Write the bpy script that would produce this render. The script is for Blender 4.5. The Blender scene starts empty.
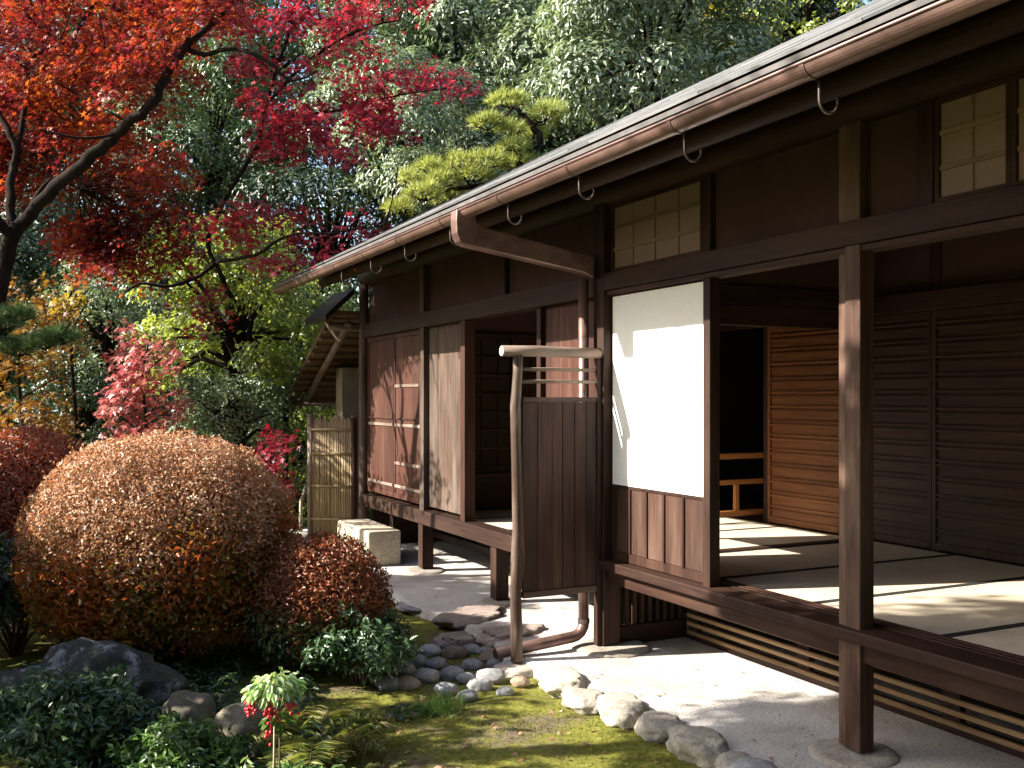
import bpy, math, random
import numpy as np
from mathutils import Vector, noise
R = math.radians
sc = bpy.context.scene
C = sc.collection

# ------------------------------------------------------------------ camera
CAMH = 1.6
F, CX, HY = 990.0, 512.0, 398.0
YAW = math.atan2(490.0, 990.0)
FX, FY = math.sin(YAW), math.cos(YAW)
cam_d = bpy.data.cameras.new('camera')
cam = bpy.data.objects.new('camera', cam_d); C.objects.link(cam)
cam.location = (0, 0, CAMH)
cam.rotation_euler = (R(90), 0, -YAW)
cam_d.sensor_width = 36
cam_d.lens = 36 * F / 1024
cam_d.shift_y = (HY - 384) / 1024
cam_d.clip_start = 0.05
cam_d.clip_end = 500
sc.camera = cam

# ------------------------------------------------------------------ light
SUN = Vector((-1.0, 0.31, 0.68)).normalized()          # towards the sun
ELEV = math.asin(SUN.z)
AZ = math.atan2(SUN.x, SUN.y)
w = bpy.data.worlds.new("World"); sc.world = w; w.use_nodes = True
wn = w.node_tree.nodes; wl = w.node_tree.links
sky = wn.new('ShaderNodeTexSky'); sky.sky_type = 'NISHITA'; sky.sun_disc = False
sky.sun_elevation = ELEV; sky.sun_rotation = AZ
sky.dust_density = 2.0
wl.new(sky.outputs[0], wn['Background'].inputs[0])
wn['Background'].inputs[1].default_value = 0.10
sd = bpy.data.lights.new('sun', 'SUN'); sd.energy = 5.0; sd.angle = R(0.55); sd.color = (1.0, 0.93, 0.82)
so = bpy.data.objects.new('sun', sd); C.objects.link(so)
so.rotation_euler = SUN.to_track_quat('Z', 'Y').to_euler()
sc.view_settings.view_transform = 'Standard'
sc.view_settings.look = 'None'
sc.view_settings.exposure = 1.95
sc.view_settings.gamma = 1
sc.cycles.max_bounces = 8
sc.cycles.diffuse_bounces = 5
sc.cycles.transmission_bounces = 6
sc.cycles.sample_clamp_indirect = 6

# ------------------------------------------------------------------ helpers
def W(px, py, D):
    """surveyed point: picture bearing/elevation at forward distance D (metres)"""
    d = (px - CX) / F
    return Vector((D * (FX + d * FY), D * (FY - d * FX), CAMH + (HY - py) / F * D))
def G(px, py, z=0.0):
    D = F * (CAMH - z) / (py - HY)
    p = W(px, py, D); p.z = z
    return p

class MB:
    def __init__(s): s.v = []; s.f = []
    def add(s, v, f):
        o = len(s.v); s.v += [tuple(p) for p in v]; s.f += [tuple(i + o for i in q) for q in f]; return s
    def box(s, x0, x1, y0, y1, z0, z1):
        return s.add([(x0,y0,z0),(x1,y0,z0),(x1,y1,z0),(x0,y1,z0),(x0,y0,z1),(x1,y0,z1),(x1,y1,z1),(x0,y1,z1)],
                     [(3,2,1,0),(4,5,6,7),(0,1,5,4),(1,2,6,5),(2,3,7,6),(3,0,4,7)])
    def beam(s, a, b, wd, ht, up=(0,0,1)):
        a = Vector(a); b = Vector(b); t = (b - a).normalized(); sd_ = t.cross(Vector(up)).normalized(); u = sd_.cross(t)
        v = []
        for p in (a, b):
            for q, r in ((-1,-1),(1,-1),(1,1),(-1,1)): v.append(p + sd_ * wd * .5 * q + u * ht * .5 * r)
        return s.add(v, [(3,2,1,0),(4,5,6,7),(0,1,5,4),(1,2,6,5),(2,3,7,6),(3,0,4,7)])
    def tube(s, pts, rad, n=8, wob=0, seed=0):
        pts = [Vector(p) for p in pts]; m = len(pts)
        if not hasattr(rad, '__len__'): rad = [rad] * m
        rg = random.Random(seed); v = []; prev = None
        for i, p in enumerate(pts):
            t = (pts[min(i+1, m-1)] - pts[max(i-1, 0)]).normalized()
            if prev is None:
                a = Vector((0,0,1)) if abs(t.z) < .9 else Vector((1,0,0)); u = t.cross(a).normalized()
            else:
                u = (prev - t * prev.dot(t)).normalized()
            prev = u; q = t.cross(u)
            for k in range(n):
                an = 2 * math.pi * k / n; r = rad[i] * (1 + wob * rg.uniform(-1, 1))
                v.append(p + u * math.cos(an) * r + q * math.sin(an) * r)
        f = [(i*n+k, i*n+(k+1) % n, (i+1)*n+(k+1) % n, (i+1)*n+k) for i in range(m-1) for k in range(n)]
        f.append(tuple(range(n-1, -1, -1))); f.append(tuple((m-1)*n + k for k in range(n)))
        return s.add(v, f)
    def ball(s, c, r, n=8, m=5):
        c = Vector(c); v = [c + Vector((0,0,r))]; f = []
        for i in range(1, m):
            for k in range(n):
                a = math.pi*i/m; b = 2*math.pi*k/n
                v.append(c + Vector((math.sin(a)*math.cos(b), math.sin(a)*math.sin(b), math.cos(a))) * r)
        v.append(c - Vector((0,0,r))); L = len(v) - 1
        for k in range(n):
            f.append((0, 1+k, 1+(k+1) % n)); f.append((L, L-n+(k+1) % n, L-n+k))
        for i in range(m-2):
            for k in range(n): f.append((1+i*n+k, 1+(i+1)*n+k, 1+(i+1)*n+(k+1) % n, 1+i*n+(k+1) % n))
        return s.add(v, f)

def root_of(o):
    while o.parent: o = o.parent
    return o
def link(name, me, parent=None, loc=None):
    o = bpy.data.objects.new(name, me); C.objects.link(o)
    if parent: o.parent = parent
    elif loc is not None: o.location = loc
    return o
def obj(name, mb, mat, parent=None, loc=None, smooth=False, bevel=0.0):
    """links the collected shape (given in world space) as one mesh object"""
    off = root_of(parent).location if parent else Vector(loc if loc is not None else (0,0,0))
    me = bpy.data.meshes.new(name)
    me.from_pydata([(p[0]-off[0], p[1]-off[1], p[2]-off[2]) for p in mb.v], [], mb.f); me.update()
    me.materials.append(mat)
    if smooth: me.polygons.foreach_set('use_smooth', [True] * len(me.polygons))
    o = link(name, me, parent, loc)
    if bevel:
        b = o.modifiers.new('bevel', 'BEVEL'); b.width = bevel; b.segments = 2; b.limit_method = 'ANGLE'
    return o
def tag(o, label=None, cat=None, group=None, kind=None):
    if label: o['label'] = label
    if cat: o['category'] = cat
    if group: o['group'] = group
    if kind: o['kind'] = kind
    return o
def thing(name, label, cat, loc, group=None):
    o = bpy.data.objects.new(name, None); C.objects.link(o); o.location = loc; o.empty_display_size = .2
    return tag(o, label, cat, group)

# ---- leaf clouds
TPL = {
 'leaf': ([(0,0,0),(.42,.5,.10),(1,0,-.08),(.42,-.5,.10)], [(0,2,1),(0,3,2)]),
 'leaf6': ([(0,0,0),(.28,.42,.10),(.68,.38,.10),(1,0,-.12),(.68,-.38,.10),(.28,-.42,.10)], [(0,3,2,1),(0,5,4,3)]),
 'needle': ([(0,.5,0),(0,-.5,0),(1,0,0)], [(0,1,2)]),
}
def _maple():
    v = [(0,0,0)]; f = []
    tips = [(-115,.62),(-58,.92),(0,1.1),(58,.92),(115,.62)]; nt = [(-150,.22),(-86,.34),(-29,.40),(29,.40),(86,.34),(150,.22)]
    for a, r in nt: v.append((r*math.cos(R(a)), r*math.sin(R(a)), -.02))
    for a, r in tips: v.append((r*math.cos(R(a)), r*math.sin(R(a)), -.18*r))
    for i in range(5): f.append((0, 1+i, 7+i, 2+i))
    return v, f
TPL['maple'] = _maple()

def leaf_mesh(name, P, N, rs, L, Wd, kind='leaf', droop=.3, mat=None, jitter=.25, U=None):
    n = len(P)
    N = N / (np.linalg.norm(N, axis=1, keepdims=True) + 1e-9)
    if U is None:
        U = rs.normal(size=(n, 3)); U[:, 2] -= droop
    U = U - N * (U * N).sum(1, keepdims=True); U /= (np.linalg.norm(U, axis=1, keepdims=True) + 1e-9)
    S = np.cross(N, U)
    k = 1 + rs.uniform(-jitter, jitter, n)
    T, Fc = TPL[kind]; T = np.array(T)
    V = (P[:, None, :] + U[:, None, :] * (T[None, :, 0, None] * (L * k)[:, None, None])
         + S[:, None, :] * (T[None, :, 1, None] * (Wd * k)[:, None, None]) + N[:, None, :] * (T[None, :, 2, None] * (L * k)[:, None, None]))
    m = len(T); fl = len(Fc[0]); Fa = np.array(Fc)
    idx = (np.arange(n)[:, None, None] * m + Fa[None]).reshape(-1)
    me = bpy.data.meshes.new(name)
    me.vertices.add(n * m); me.vertices.foreach_set('co', V.reshape(-1).astype(np.float32))
    nf = n * len(Fc)
    me.loops.add(nf * fl); me.loops.foreach_set('vertex_index', idx.astype(np.int32))
    me.polygons.add(nf); me.polygons.foreach_set('loop_start', (np.arange(nf) * fl).astype(np.int32))
    try: me.polygons.foreach_set('loop_total', np.full(nf, fl, np.int32))
    except Exception: pass
    me.update(calc_edges=True); me.validate()
    if mat: me.materials.append(mat)
    return me

def rdir(rs, n):
    v = rs.normal(size=(n, 3)); return v / np.linalg.norm(v, axis=1, keepdims=True)
def clump_crown(rs, Rv, ncl, n, cr, shell=(.55, 1.0), up=.5, flat=.75, low=-.55, rnd=.6, thick=.55):
    """leaf points and normals of a crown of leaf clumps about the origin"""
    Rv = np.array(Rv); d = rdir(rs, ncl * 3); d = d[d[:, 2] > low][:ncl]
    ncl = len(d)
    c = d * Rv * rs.uniform(shell[0], shell[1], (ncl, 1))
    crs = cr * rs.uniform(.55, 1.25, ncl)
    pick = rs.choice(ncl, n, p=crs**2 / (crs**2).sum())
    v = rs.normal(size=(n, 3)) + d[pick] * .5; v[:, 2] += .25; v /= np.linalg.norm(v, axis=1, keepdims=True)
    rr = crs[pick] * (1 - thick * rs.uniform(0, 1, n)**2) * (1 + .33 * thick * rs.normal(size=n))
    lump = np.array([noise.noise(Vector(q)) for q in v*2.3 + pick[:, None]*3.7]) if thick < .5 else 0
    rr = rr * (1 + .22 * lump)
    P = c[pick] + v * rr[:, None] * np.array([1, 1, flat])
    Nn = v * .7 + rs.normal(size=(n, 3)) * rnd + np.array([0, 0, up])
    return P, Nn, c
def dome(rs, Rv, n, bot=-.6, depth=.18, rnd=.7, sup=1.0):
    d = rdir(rs, int(n * 2.2)); d = d[d[:, 2] > bot][:n]
    k = np.array([noise.fractal(Vector(q * 3.1), 1.0, 2.0, 3) for q in d])
    k2 = np.array([noise.noise(Vector(q * 9.0)) for q in d])
    r = (1 - depth * rs.uniform(0, 1, len(d))**1.6) * (1 + .055 * k + .028 * k2)
    dd = np.sign(d)*np.abs(d)**sup if sup != 1 else d
    if sup != 1: dd = dd / (np.abs(dd)**(2/sup)).sum(1, keepdims=True)**(sup/2)
    P = dd * np.array(Rv) * r[:, None]
    return P, d * .8 + rs.normal(size=d.shape) * rnd

# ------------------------------------------------------------------ materials
def new_mat(name):
    m = bpy.data.materials.new(name); m.use_nodes = True
    nt = m.node_tree; return m, nt.nodes, nt.links, nt.nodes['Principled BSDF']
def ramp(nd, cols, pos=None):
    r = nd.new('ShaderNodeValToRGB'); e = r.color_ramp.elements
    while len(e) < len(cols): e.new(.5)
    for i, c in enumerate(cols):
        e[i].position = pos[i] if pos else i / (len(cols) - 1); e[i].color = (*c, 1)
    return r
def tex(nd, lk, scale=(1,1,1), sc_=5, det=6, rough=.6, coord='Object'):
    tc = nd.new('ShaderNodeTexCoord'); mp = nd.new('ShaderNodeMapping'); mp.inputs['Scale'].default_value = scale
    lk.new(tc.outputs[coord], mp.inputs[0]); n = nd.new('ShaderNodeTexNoise')
    n.inputs['Scale'].default_value = sc_; n.inputs['Detail'].default_value = det; n.inputs['Roughness'].default_value = rough
    lk.new(mp.outputs[0], n.inputs['Vector']); return n
def mixc(nd, lk, fac, a, b, mode='MIX'):
    m = nd.new('ShaderNodeMix'); m.data_type = 'RGBA'; m.blend_type = mode
    if isinstance(fac, (int, float)): m.inputs[0].default_value = fac
    else: lk.new(fac, m.inputs[0])
    for k, x in ((6, a), (7, b)):
        if isinstance(x, tuple): m.inputs[k].default_value = (*x, 1)
        else: lk.new(x, m.inputs[k])
    return m.outputs[2]
def bump(nd, lk, h, bs, st=.3, dist=.01):
    b = nd.new('ShaderNodeBump'); b.inputs['Strength'].default_value = st; b.inputs['Distance'].default_value = dist
    lk.new(h, b.inputs['Height']); lk.new(b.outputs[0], bs.inputs['Normal'])

_wc = {}
def wood(axis, dark, light, worn, worn_amt=.5, rough=.62):
    key = (axis, dark, light, worn, worn_amt)
    if key in _wc: return _wc[key]
    m, nd, lk, bs = new_mat('wood')
    s = [14, 14, 14]; s['XYZ'.index(axis)] = .55
    g = tex(nd, lk, tuple(s), 4.5, 8, .65)
    r = ramp(nd, [dark, tuple((a+b)/2 for a, b in zip(dark, light)), light], [.32, .52, .72]); lk.new(g.outputs[0], r.inputs[0])
    s2 = [5, 5, 5]; s2['XYZ'.index(axis)] = .9
    h = tex(nd, lk, tuple(s2), 1.3, 5, .6)
    r2 = ramp(nd, [(0,0,0), (worn_amt,)*3], [.45, .75]); lk.new(h.outputs[0], r2.inputs[0])
    c = mixc(nd, lk, r2.outputs[0], r.outputs[0], worn)
    geo = nd.new('ShaderNodeNewGeometry'); r3 = ramp(nd, [(.62,.60,.58), (1.25,1.2,1.15)]); lk.new(geo.outputs['Random Per Island'], r3.inputs[0])
    c = mixc(nd, lk, 1.0, c, r3.outputs[0], 'MULTIPLY')
    lk.new(c, bs.inputs['Base Color']); bs.inputs['Roughness'].default_value = rough
    bs.inputs['Specular IOR Level'].default_value = .22
    bump(nd, lk, g.outputs[0], bs, .45, .006)
    _wc[key] = m; return m
DK = ((.013,.0055,.0035), (.040,.0165,.010), (.10,.056,.038))
def wdark(a): return wood(a, *DK, .45)
def wred(a): return wood(a, (.026,.010,.007), (.075,.027,.017), (.14,.08,.06), .35)
def wgrey(a): return wood(a, (.030,.019,.014), (.10,.066,.050), (.20,.165,.14), .6, .7)
def worange(a): return wood(a, (.085,.032,.011), (.20,.078,.027), (.18,.085,.036), .35, .55)
def wpole(a): return wood(a, (.10,.07,.055), (.26,.20,.16), (.42,.37,.33), .6, .75)

def simple(name, c0, c1, scl=6, rough=.8, bst=.3, bd=.01, det=8, spec=.3, metal=0, vec=(1,1,1), pos=None):
    m, nd, lk, bs = new_mat(name)
    t = tex(nd, lk, vec, scl, det, .65)
    r = ramp(nd, [c0, c1], pos or [.3, .7]); lk.new(t.outputs[0], r.inputs[0]); lk.new(r.outputs[0], bs.inputs['Base Color'])
    bs.inputs['Roughness'].default_value = rough; bs.inputs['Specular IOR Level'].default_value = spec; bs.inputs['Metallic'].default_value = metal
    if bst: bump(nd, lk, t.outputs[0], bs, bst, bd)
    return m
M_plaster = simple('clay_plaster', (.036,.018,.016), (.058,.030,.026), 3, .95, .2, .003)
M_pale_plaster = simple('pale_plaster', (.5,.45,.36), (.68,.62,.52), 5, .9, .2, .003)
M_ceiling = simple('ceiling_board', (.10,.06,.035), (.17,.10,.06), 3, .8, 0, vec=(8,.4,8))
M_copper = simple('aged_copper', (.085,.050,.040), (.25,.15,.125), 5, .40, .15, .003, 9, .6, .5, (1.5,.7,2))
M_hook = simple('hook_metal', (.09,.07,.065), (.20,.16,.15), 9, .35, 0, spec=.6, metal=.7)
M_iron = simple('dark_band', (.10,.06,.05), (.16,.10,.085), 9, .4, 0, spec=.5, metal=.5)
M_border = simple('tatami_border', (.012,.012,.013), (.025,.023,.022), 60, .9, 0)
M_black = simple('plain_black', (.010,.007,.006), (.022,.014,.011), 5, .8, 0)  # even near-black for back walls, backing boards, verge and pipe mouth
def paper(name, col, tr):
    m, nd, lk, bs = new_mat(name)
    t = tex(nd, lk, (1,1,1), 25, 8, .7); r = ramp(nd, [tuple(x*.94 for x in col), col], [.3,.7]); lk.new(t.outputs[0], r.inputs[0])
    lk.new(r.outputs[0], bs.inputs['Base Color']); bs.inputs['Roughness'].default_value = .9; bs.inputs['Specular IOR Level'].default_value = .1
    tb = nd.new('ShaderNodeBsdfTranslucent'); lk.new(r.outputs[0], tb.inputs[0])
    mx = nd.new('ShaderNodeMixShader'); mx.inputs[0].default_value = tr
    lk.new(bs.outputs[0], mx.inputs[1]); lk.new(tb.outputs[0], mx.inputs[2]); lk.new(mx.outputs[0], nd['Material Output'].inputs[0])
    return m
M_paper = paper('shoji_paper', (.88,.88,.88), .15)
M_old_paper = paper('old_paper', (.25,.18,.155), .15)
M_dark_paper = paper('dark_paper', (.035,.022,.015), .05)  # very dark even tone, for the inner screen only

def mat_tatami():
    m, nd, lk, bs = new_mat('tatami')
    t = tex(nd, lk, (2, 170, 1), 2.0, 4, .6); t2 = tex(nd, lk, (1,1,1), 2.2, 5, .6)
    r = ramp(nd, [(.48,.42,.33), (.62,.56,.46)], [.3,.7]); lk.new(t.outputs[0], r.inputs[0])
    r2 = ramp(nd, [(.8,.78,.74), (1.08,1.04,1)], [.3,.7]); lk.new(t2.outputs[0], r2.inputs[0])
    lk.new(mixc(nd, lk, 1.0, r.outputs[0], r2.outputs[0], 'MULTIPLY'), bs.inputs['Base Color'])
    bs.inputs['Roughness'].default_value = .6; bs.inputs['Specular IOR Level'].default_value = .3; bump(nd, lk, t.outputs[0], bs, .3, .002); return m
M_tatami = mat_tatami()

def mat_roof():
    m, nd, lk, bs = new_mat('roof_shingle')
    geo = nd.new('ShaderNodeNewGeometry'); r = ramp(nd, [(.09,.097,.107), (.17,.178,.19), (.25,.256,.268)]); lk.new(geo.outputs['Random Per Island'], r.inputs[0])
    t = tex(nd, lk, (6,.8,6), 4, 8, .7); r2 = ramp(nd, [(.6,.6,.6), (1.25,1.22,1.18)], [.25,.75]); lk.new(t.outputs[0], r2.inputs[0])
    lk.new(mixc(nd, lk, 1, r.outputs[0], r2.outputs[0], 'MULTIPLY'), bs.inputs['Base Color'])
    bs.inputs['Roughness'].default_value = .55; bs.inputs['Specular IOR Level'].default_value = .5; bump(nd, lk, t.outputs[0], bs, .4, .006); return m
M_roof = mat_roof()

M_lead = simple('lead_flashing', (.11,.105,.105), (.22,.21,.21), 6, .6, .1, .002, spec=.5)
def mat_stone(name, cols, scl=4, moss=0.0, bst=.6, sp_=None):
    m, nd, lk, bs = new_mat(name)
    t = tex(nd, lk, (1,1,1), scl, 12, .7); r = ramp(nd, cols, sp_ or [.28 + .44*i/(len(cols)-1) for i in range(len(cols))]); lk.new(t.outputs[0], r.inputs[0])
    sp = tex(nd, lk, (1,1,1), scl * 14, 4, .6); r2 = ramp(nd, [(.7,.7,.7), (1.2,1.2,1.2)], [.35,.65]); lk.new(sp.outputs[0], r2.inputs[0])
    oi = nd.new('ShaderNodeObjectInfo'); r4 = ramp(nd, [(.72,.70,.70), (1.15,1.12,1.05)]); lk.new(oi.outputs['Random'], r4.inputs[0])
    c = mixc(nd, lk, 1, mixc(nd, lk, 1, r.outputs[0], r2.outputs[0], 'MULTIPLY'), r4.outputs[0], 'MULTIPLY')
    if moss:
        t3 = tex(nd, lk, (1,1,1), scl * 1.3, 8, .65); r3 = ramp(nd, [(0,0,0), (moss,)*3], [.48,.62]); lk.new(t3.outputs[0], r3.inputs[0])
        c = mixc(nd, lk, r3.outputs[0], c, (.05,.06,.018))
    lk.new(c, bs.inputs['Base Color']); bs.inputs['Roughness'].default_value = .85; bs.inputs['Specular IOR Level'].default_value = .3
    bump(nd, lk, t.outputs[0], bs, bst, .02); return m
M_edge = mat_stone('edging_rock', [(.22,.19,.15), (.40,.37,.32), (.52,.48,.42)], 5, .35)
M_flat = mat_stone('flat_rock', [(.19,.15,.13), (.33,.27,.235), (.43,.37,.33)], 4)
M_bluegrey = mat_stone('blue_grey_pebble', [(.17,.175,.185), (.29,.295,.305), (.43,.43,.43)], 9)
M_white_peb = mat_stone('pale_pebble', [(.30,.30,.31), (.48,.47,.46), (.62,.6,.58)], 12)
M_brown_peb = mat_stone('brown_pebble', [(.16,.11,.08), (.28,.21,.16), (.36,.29,.23)], 9)
M_boulder = mat_stone('boulder', [(.018,.018,.017), (.045,.045,.046), (.26,.26,.28)], 7, .7, 1.0, [.36,.52,.60])
M_mossrock = mat_stone('mossy_rock', [(.09,.075,.055), (.17,.15,.11), (.25,.22,.17)], 6, .7)
M_block = mat_stone('cut_stone', [(.27,.23,.17), (.40,.355,.28), (.48,.44,.36)], 5, .15, .35)
M_plinth = mat_stone('plinth_stone', [(.20,.175,.15), (.31,.28,.24), (.38,.35,.31)], 6)

def mat_path():
    m, nd, lk, bs = new_mat('packed_path')
    a = tex(nd, lk, (1,1,1), 1.4, 8, .6); b = tex(nd, lk, (1,1,1), 60, 6, .7)
    r = ramp(nd, [(.30,.265,.23), (.46,.43,.395), (.57,.55,.52)], [.32,.48,.66]); lk.new(a.outputs[0], r.inputs[0])
    r2 = ramp(nd, [(.62,.60,.58), (1.12,1.12,1.12)], [.34,.58]); lk.new(b.outputs[0], r2.inputs[0])
    lk.new(mixc(nd, lk, 1, r.outputs[0], r2.outputs[0], 'MULTIPLY'), bs.inputs['Base Color']); bs.inputs['Roughness'].default_value = .9
    bump(nd, lk, b.outputs[0], bs, .5, .006); return m
M_path = mat_path()
def mat_ground():
    m, nd, lk, bs = new_mat('moss_earth')
    a = tex(nd, lk, (1,1,1), 1.7, 10, .68); b = tex(nd, lk, (1,1,1), 30, 8, .7)
    mo = ramp(nd, [(.06,.065,.012), (.155,.155,.030), (.25,.225,.06)], [.3,.52,.75]); lk.new(b.outputs[0], mo.inputs[0])
    ea = ramp(nd, [(.075,.055,.038), (.17,.13,.095)], [.3,.7]); lk.new(b.outputs[0], ea.inputs[0])
    k = ramp(nd, [(0,0,0), (1,1,1)], [.50,.62]); lk.new(a.outputs[0], k.inputs[0])
    lk.new(mixc(nd, lk, k.outputs[0], mo.outputs[0], ea.outputs[0]), bs.inputs['Base Color']); bs.inputs['Roughness'].default_value = .95
    bs.inputs['Specular IOR Level'].default_value = .1
    bump(nd, lk, b.outputs[0], bs, .9, .02); return m
M_ground = mat_ground()

def leafmat(name, cols, trans=.3, tcol=None, rough=.45, spec=.4, clump=.9, pos=None):
    """cols: ramp over per-leaf random shifted by clump noise"""
    m, nd, lk, bs = new_mat(name)
    geo = nd.new('ShaderNodeNewGeometry'); t = tex(nd, lk, (1,1,1), clump, 3, .6)
    ma = nd.new('ShaderNodeMath'); ma.operation = 'MULTIPLY_ADD'; lk.new(t.outputs[0], ma.inputs[0]); ma.inputs[1].default_value = 1.6; ma.inputs[2].default_value = -.8
    mb_ = nd.new('ShaderNodeMath'); mb_.operation = 'MULTIPLY_ADD'; lk.new(geo.outputs['Random Per Island'], mb_.inputs[0]); mb_.inputs[1].default_value = .75; mb_.inputs[2].default_value = .12
    ad = nd.new('ShaderNodeMath'); ad.operation = 'ADD'; lk.new(ma.outputs[0], ad.inputs[0]); lk.new(mb_.outputs[0], ad.inputs[1])
    r = ramp(nd, cols, pos); lk.new(ad.outputs[0], r.inputs[0]); lk.new(r.outputs[0], bs.inputs['Base Color'])
    bs.inputs['Roughness'].default_value = rough; bs.inputs['Specular IOR Level'].default_value = spec
    tb = nd.new('ShaderNodeBsdfTranslucent')
    lk.new(mixc(nd, lk, 1.0, r.outputs[0], tcol or (1.5,1.4,.8), 'MULTIPLY'), tb.inputs[0])
    mx = nd.new('ShaderNodeMixShader'); mx.inputs[0].default_value = trans
    lk.new(bs.outputs[0], mx.inputs[1]); lk.new(tb.outputs[0], mx.inputs[2]); lk.new(mx.outputs[0], nd['Material Output'].inputs[0])
    return m
L_orange = leafmat('maple_orange', [(.075,.008,.020), (.16,.014,.022), (.30,.042,.014), (.44,.13,.02)], .45, (1.25,1.0,.8), .45, .4, 1.3)
L_crimson = leafmat('maple_crimson', [(.09,.010,.022), (.22,.016,.032), (.36,.028,.045), (.46,.06,.06)], .42, (1.3,1.0,1.0), .4, .45, 1.2)
L_pink = leafmat('maple_pink', [(.22,.035,.045), (.38,.08,.09), (.42,.16,.15), (.30,.14,.07)], .3, (1.4,1.1,1.0), .38, .5, 1.5)
L_amber = leafmat('maple_amber', [(.09,.038,.010), (.15,.062,.012), (.20,.10,.016), (.25,.17,.025)], .4, (1.2,1.1,.8), .5, .3, 1.4)
L_scarlet = leafmat('scarlet', [(.10,.007,.016), (.19,.010,.022), (.24,.022,.035)], .35, (1.4,1.1,1.0), .4, .4, 2)
L_bush = leafmat('azalea_bronze', [(.11,.095,.03), (.31,.14,.055), (.43,.21,.11), (.50,.34,.22), (.55,.43,.31)], .25, (1.3,1.1,.9), .5, .4, 5)
L_bushlow = leafmat('azalea_low', [(.07,.09,.02), (.20,.13,.025), (.40,.14,.03), (.46,.10,.04)], .35, (1.4,1.2,.8), .4, .45, 2.5)
L_rust = leafmat('azalea_rust', [(.06,.05,.015), (.18,.055,.022), (.30,.085,.035), (.30,.15,.06)], .25, (1.3,1.1,.9), .4, .45, 3)
L_rustlow = leafmat('azalea_rust_low', [(.035,.075,.03), (.06,.11,.035), (.12,.12,.03), (.34,.09,.035)], .25, (1.3,1.2,.9), .4, .5, 3)
L_bushred = leafmat('azalea_red', [(.09,.07,.02), (.28,.065,.025), (.38,.10,.05), (.36,.18,.11)], .25, (1.4,1.1,.9), .4, .45, 2.2)
L_evergreen = leafmat('evergreen', [(.03,.055,.022), (.06,.10,.04), (.10,.145,.06), (.15,.19,.09)], .18, (1.4,1.5,.8), .42, .6, .6)
L_silver = leafmat('silver_evergreen', [(.045,.07,.04), (.11,.15,.085), (.21,.26,.165), (.34,.38,.27)], .25, (1.4,1.5,.9), .40, .75, .6)
L_deep = leafmat('deep_evergreen', [(.016,.032,.015), (.032,.056,.026), (.055,.085,.040)], .15, (1.4,1.5,.8), .45, .5, .6)
L_yellowgreen = leafmat('yellow_green', [(.09,.12,.03), (.17,.22,.055), (.27,.32,.09), (.38,.40,.15)], .42, (1.5,1.5,.7), .35, .55, .9)
L_gold = leafmat('gold', [(.12,.12,.02), (.30,.22,.025), (.46,.34,.04)], .4, (1.4,1.3,.7), .45, .35, 1.2)
L_shrub = leafmat('dark_shrub', [(.030,.062,.026), (.055,.105,.045), (.085,.145,.06)], .2, (1.4,1.5,.8), .35, .55, 2)
L_fresh = leafmat('fresh_green', [(.055,.11,.028), (.095,.17,.045), (.15,.23,.07)], .3, (1.4,1.5,.8), .35, .5, 2)
L_fern = leafmat('fern', [(.09,.12,.025), (.16,.19,.04), (.24,.24,.07), (.30,.24,.10)], .35, (1.4,1.4,.8), .5, .3, 3)
L_varieg = leafmat('glossy_whorl', [(.15,.28,.08), (.30,.44,.18), (.60,.66,.42)], .3, (1.4,1.4,.9), .22, .8, 6)
L_pine = leafmat('pine_needle', [(.14,.15,.04), (.27,.31,.07), (.40,.45,.13), (.46,.44,.20)], .25, (1.3,1.3,.7), .5, .3, 2.5)
L_pine_dark = leafmat('pine_needle_dark', [(.07,.12,.045), (.12,.19,.075), (.18,.26,.10)], .25, (1.3,1.4,.8), .5, .3, 2.5)
L_dry = leafmat('dry_leaf', [(.18,.09,.05), (.34,.17,.10), (.45,.30,.20)], .2, (1.3,1.2,1), .6, .3, 3)
L_moss = leafmat('moss_tuft', [(.08,.09,.015), (.16,.17,.03), (.26,.25,.06)], .3, (1.3,1.3,.8), .8, .1, 1.5)
M_bark = simple('bark', (.008,.006,.005), (.026,.019,.015), 9, 1.0, .8, .02, spec=.08, vec=(1,1,.35))
M_twig = simple('twig', (.06,.035,.025), (.14,.09,.06), 20, .9, .3, .005)
M_palestem = simple('pale_stem', (.25,.23,.14), (.42,.40,.28), 15, .7, .2, .004)
M_berry = simple('berry', (.40,.01,.02), (.55,.03,.05), 30, .25, 0, spec=.6)
M_bamboo = simple('dry_bamboo', (.22,.155,.08), (.40,.30,.17), 6, .6, .2, .004, vec=(20,20,.8))
M_bark_roof = simple('bark_roof', (.09,.055,.035), (.17,.11,.07), 6, .9, .5, .01)

# ------------------------------------------------------------------ ground & path
GZ = -.06
def gz(x, y):
    return GZ + .018 * noise.noise(Vector((x*1.1, y*1.1, 3))) + .016 * noise.noise(Vector((x*4, y*4, 1))) + .006 * noise.noise(Vector((x*9, y*9, 2)))
mb = MB()
def grid(xs, ys):
    nx = len(xs)
    v = []
    for y in ys:
        for x in xs:
            far = max(0, math.hypot(x, y) - 24)
            v.append((x, y, gz(x, y) if far == 0 else GZ))
    f = [(j*nx+i, j*nx+i+1, (j+1)*nx+i+1, (j+1)*nx+i) for j in range(len(ys)-1) for i in range(nx-1)]
    return v, f
xs = sorted(set([-220,-90,-40,-18,-8,-5,-3] + [round(-1 + .04*i, 3) for i in range(112)] + [4,5.5,8,14,24,45,100,220]))
ys = sorted(set([-200,-60,-20,-6,-2,1,2] + [round(2.6 + .04*i, 3) for i in range(160)] + [9.4,10.5,12,16,24,45,100,220]))
mb.add(*grid(xs, ys))
g = obj('ground', mb, M_ground, smooth=True); tag(g, kind='structure')

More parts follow.
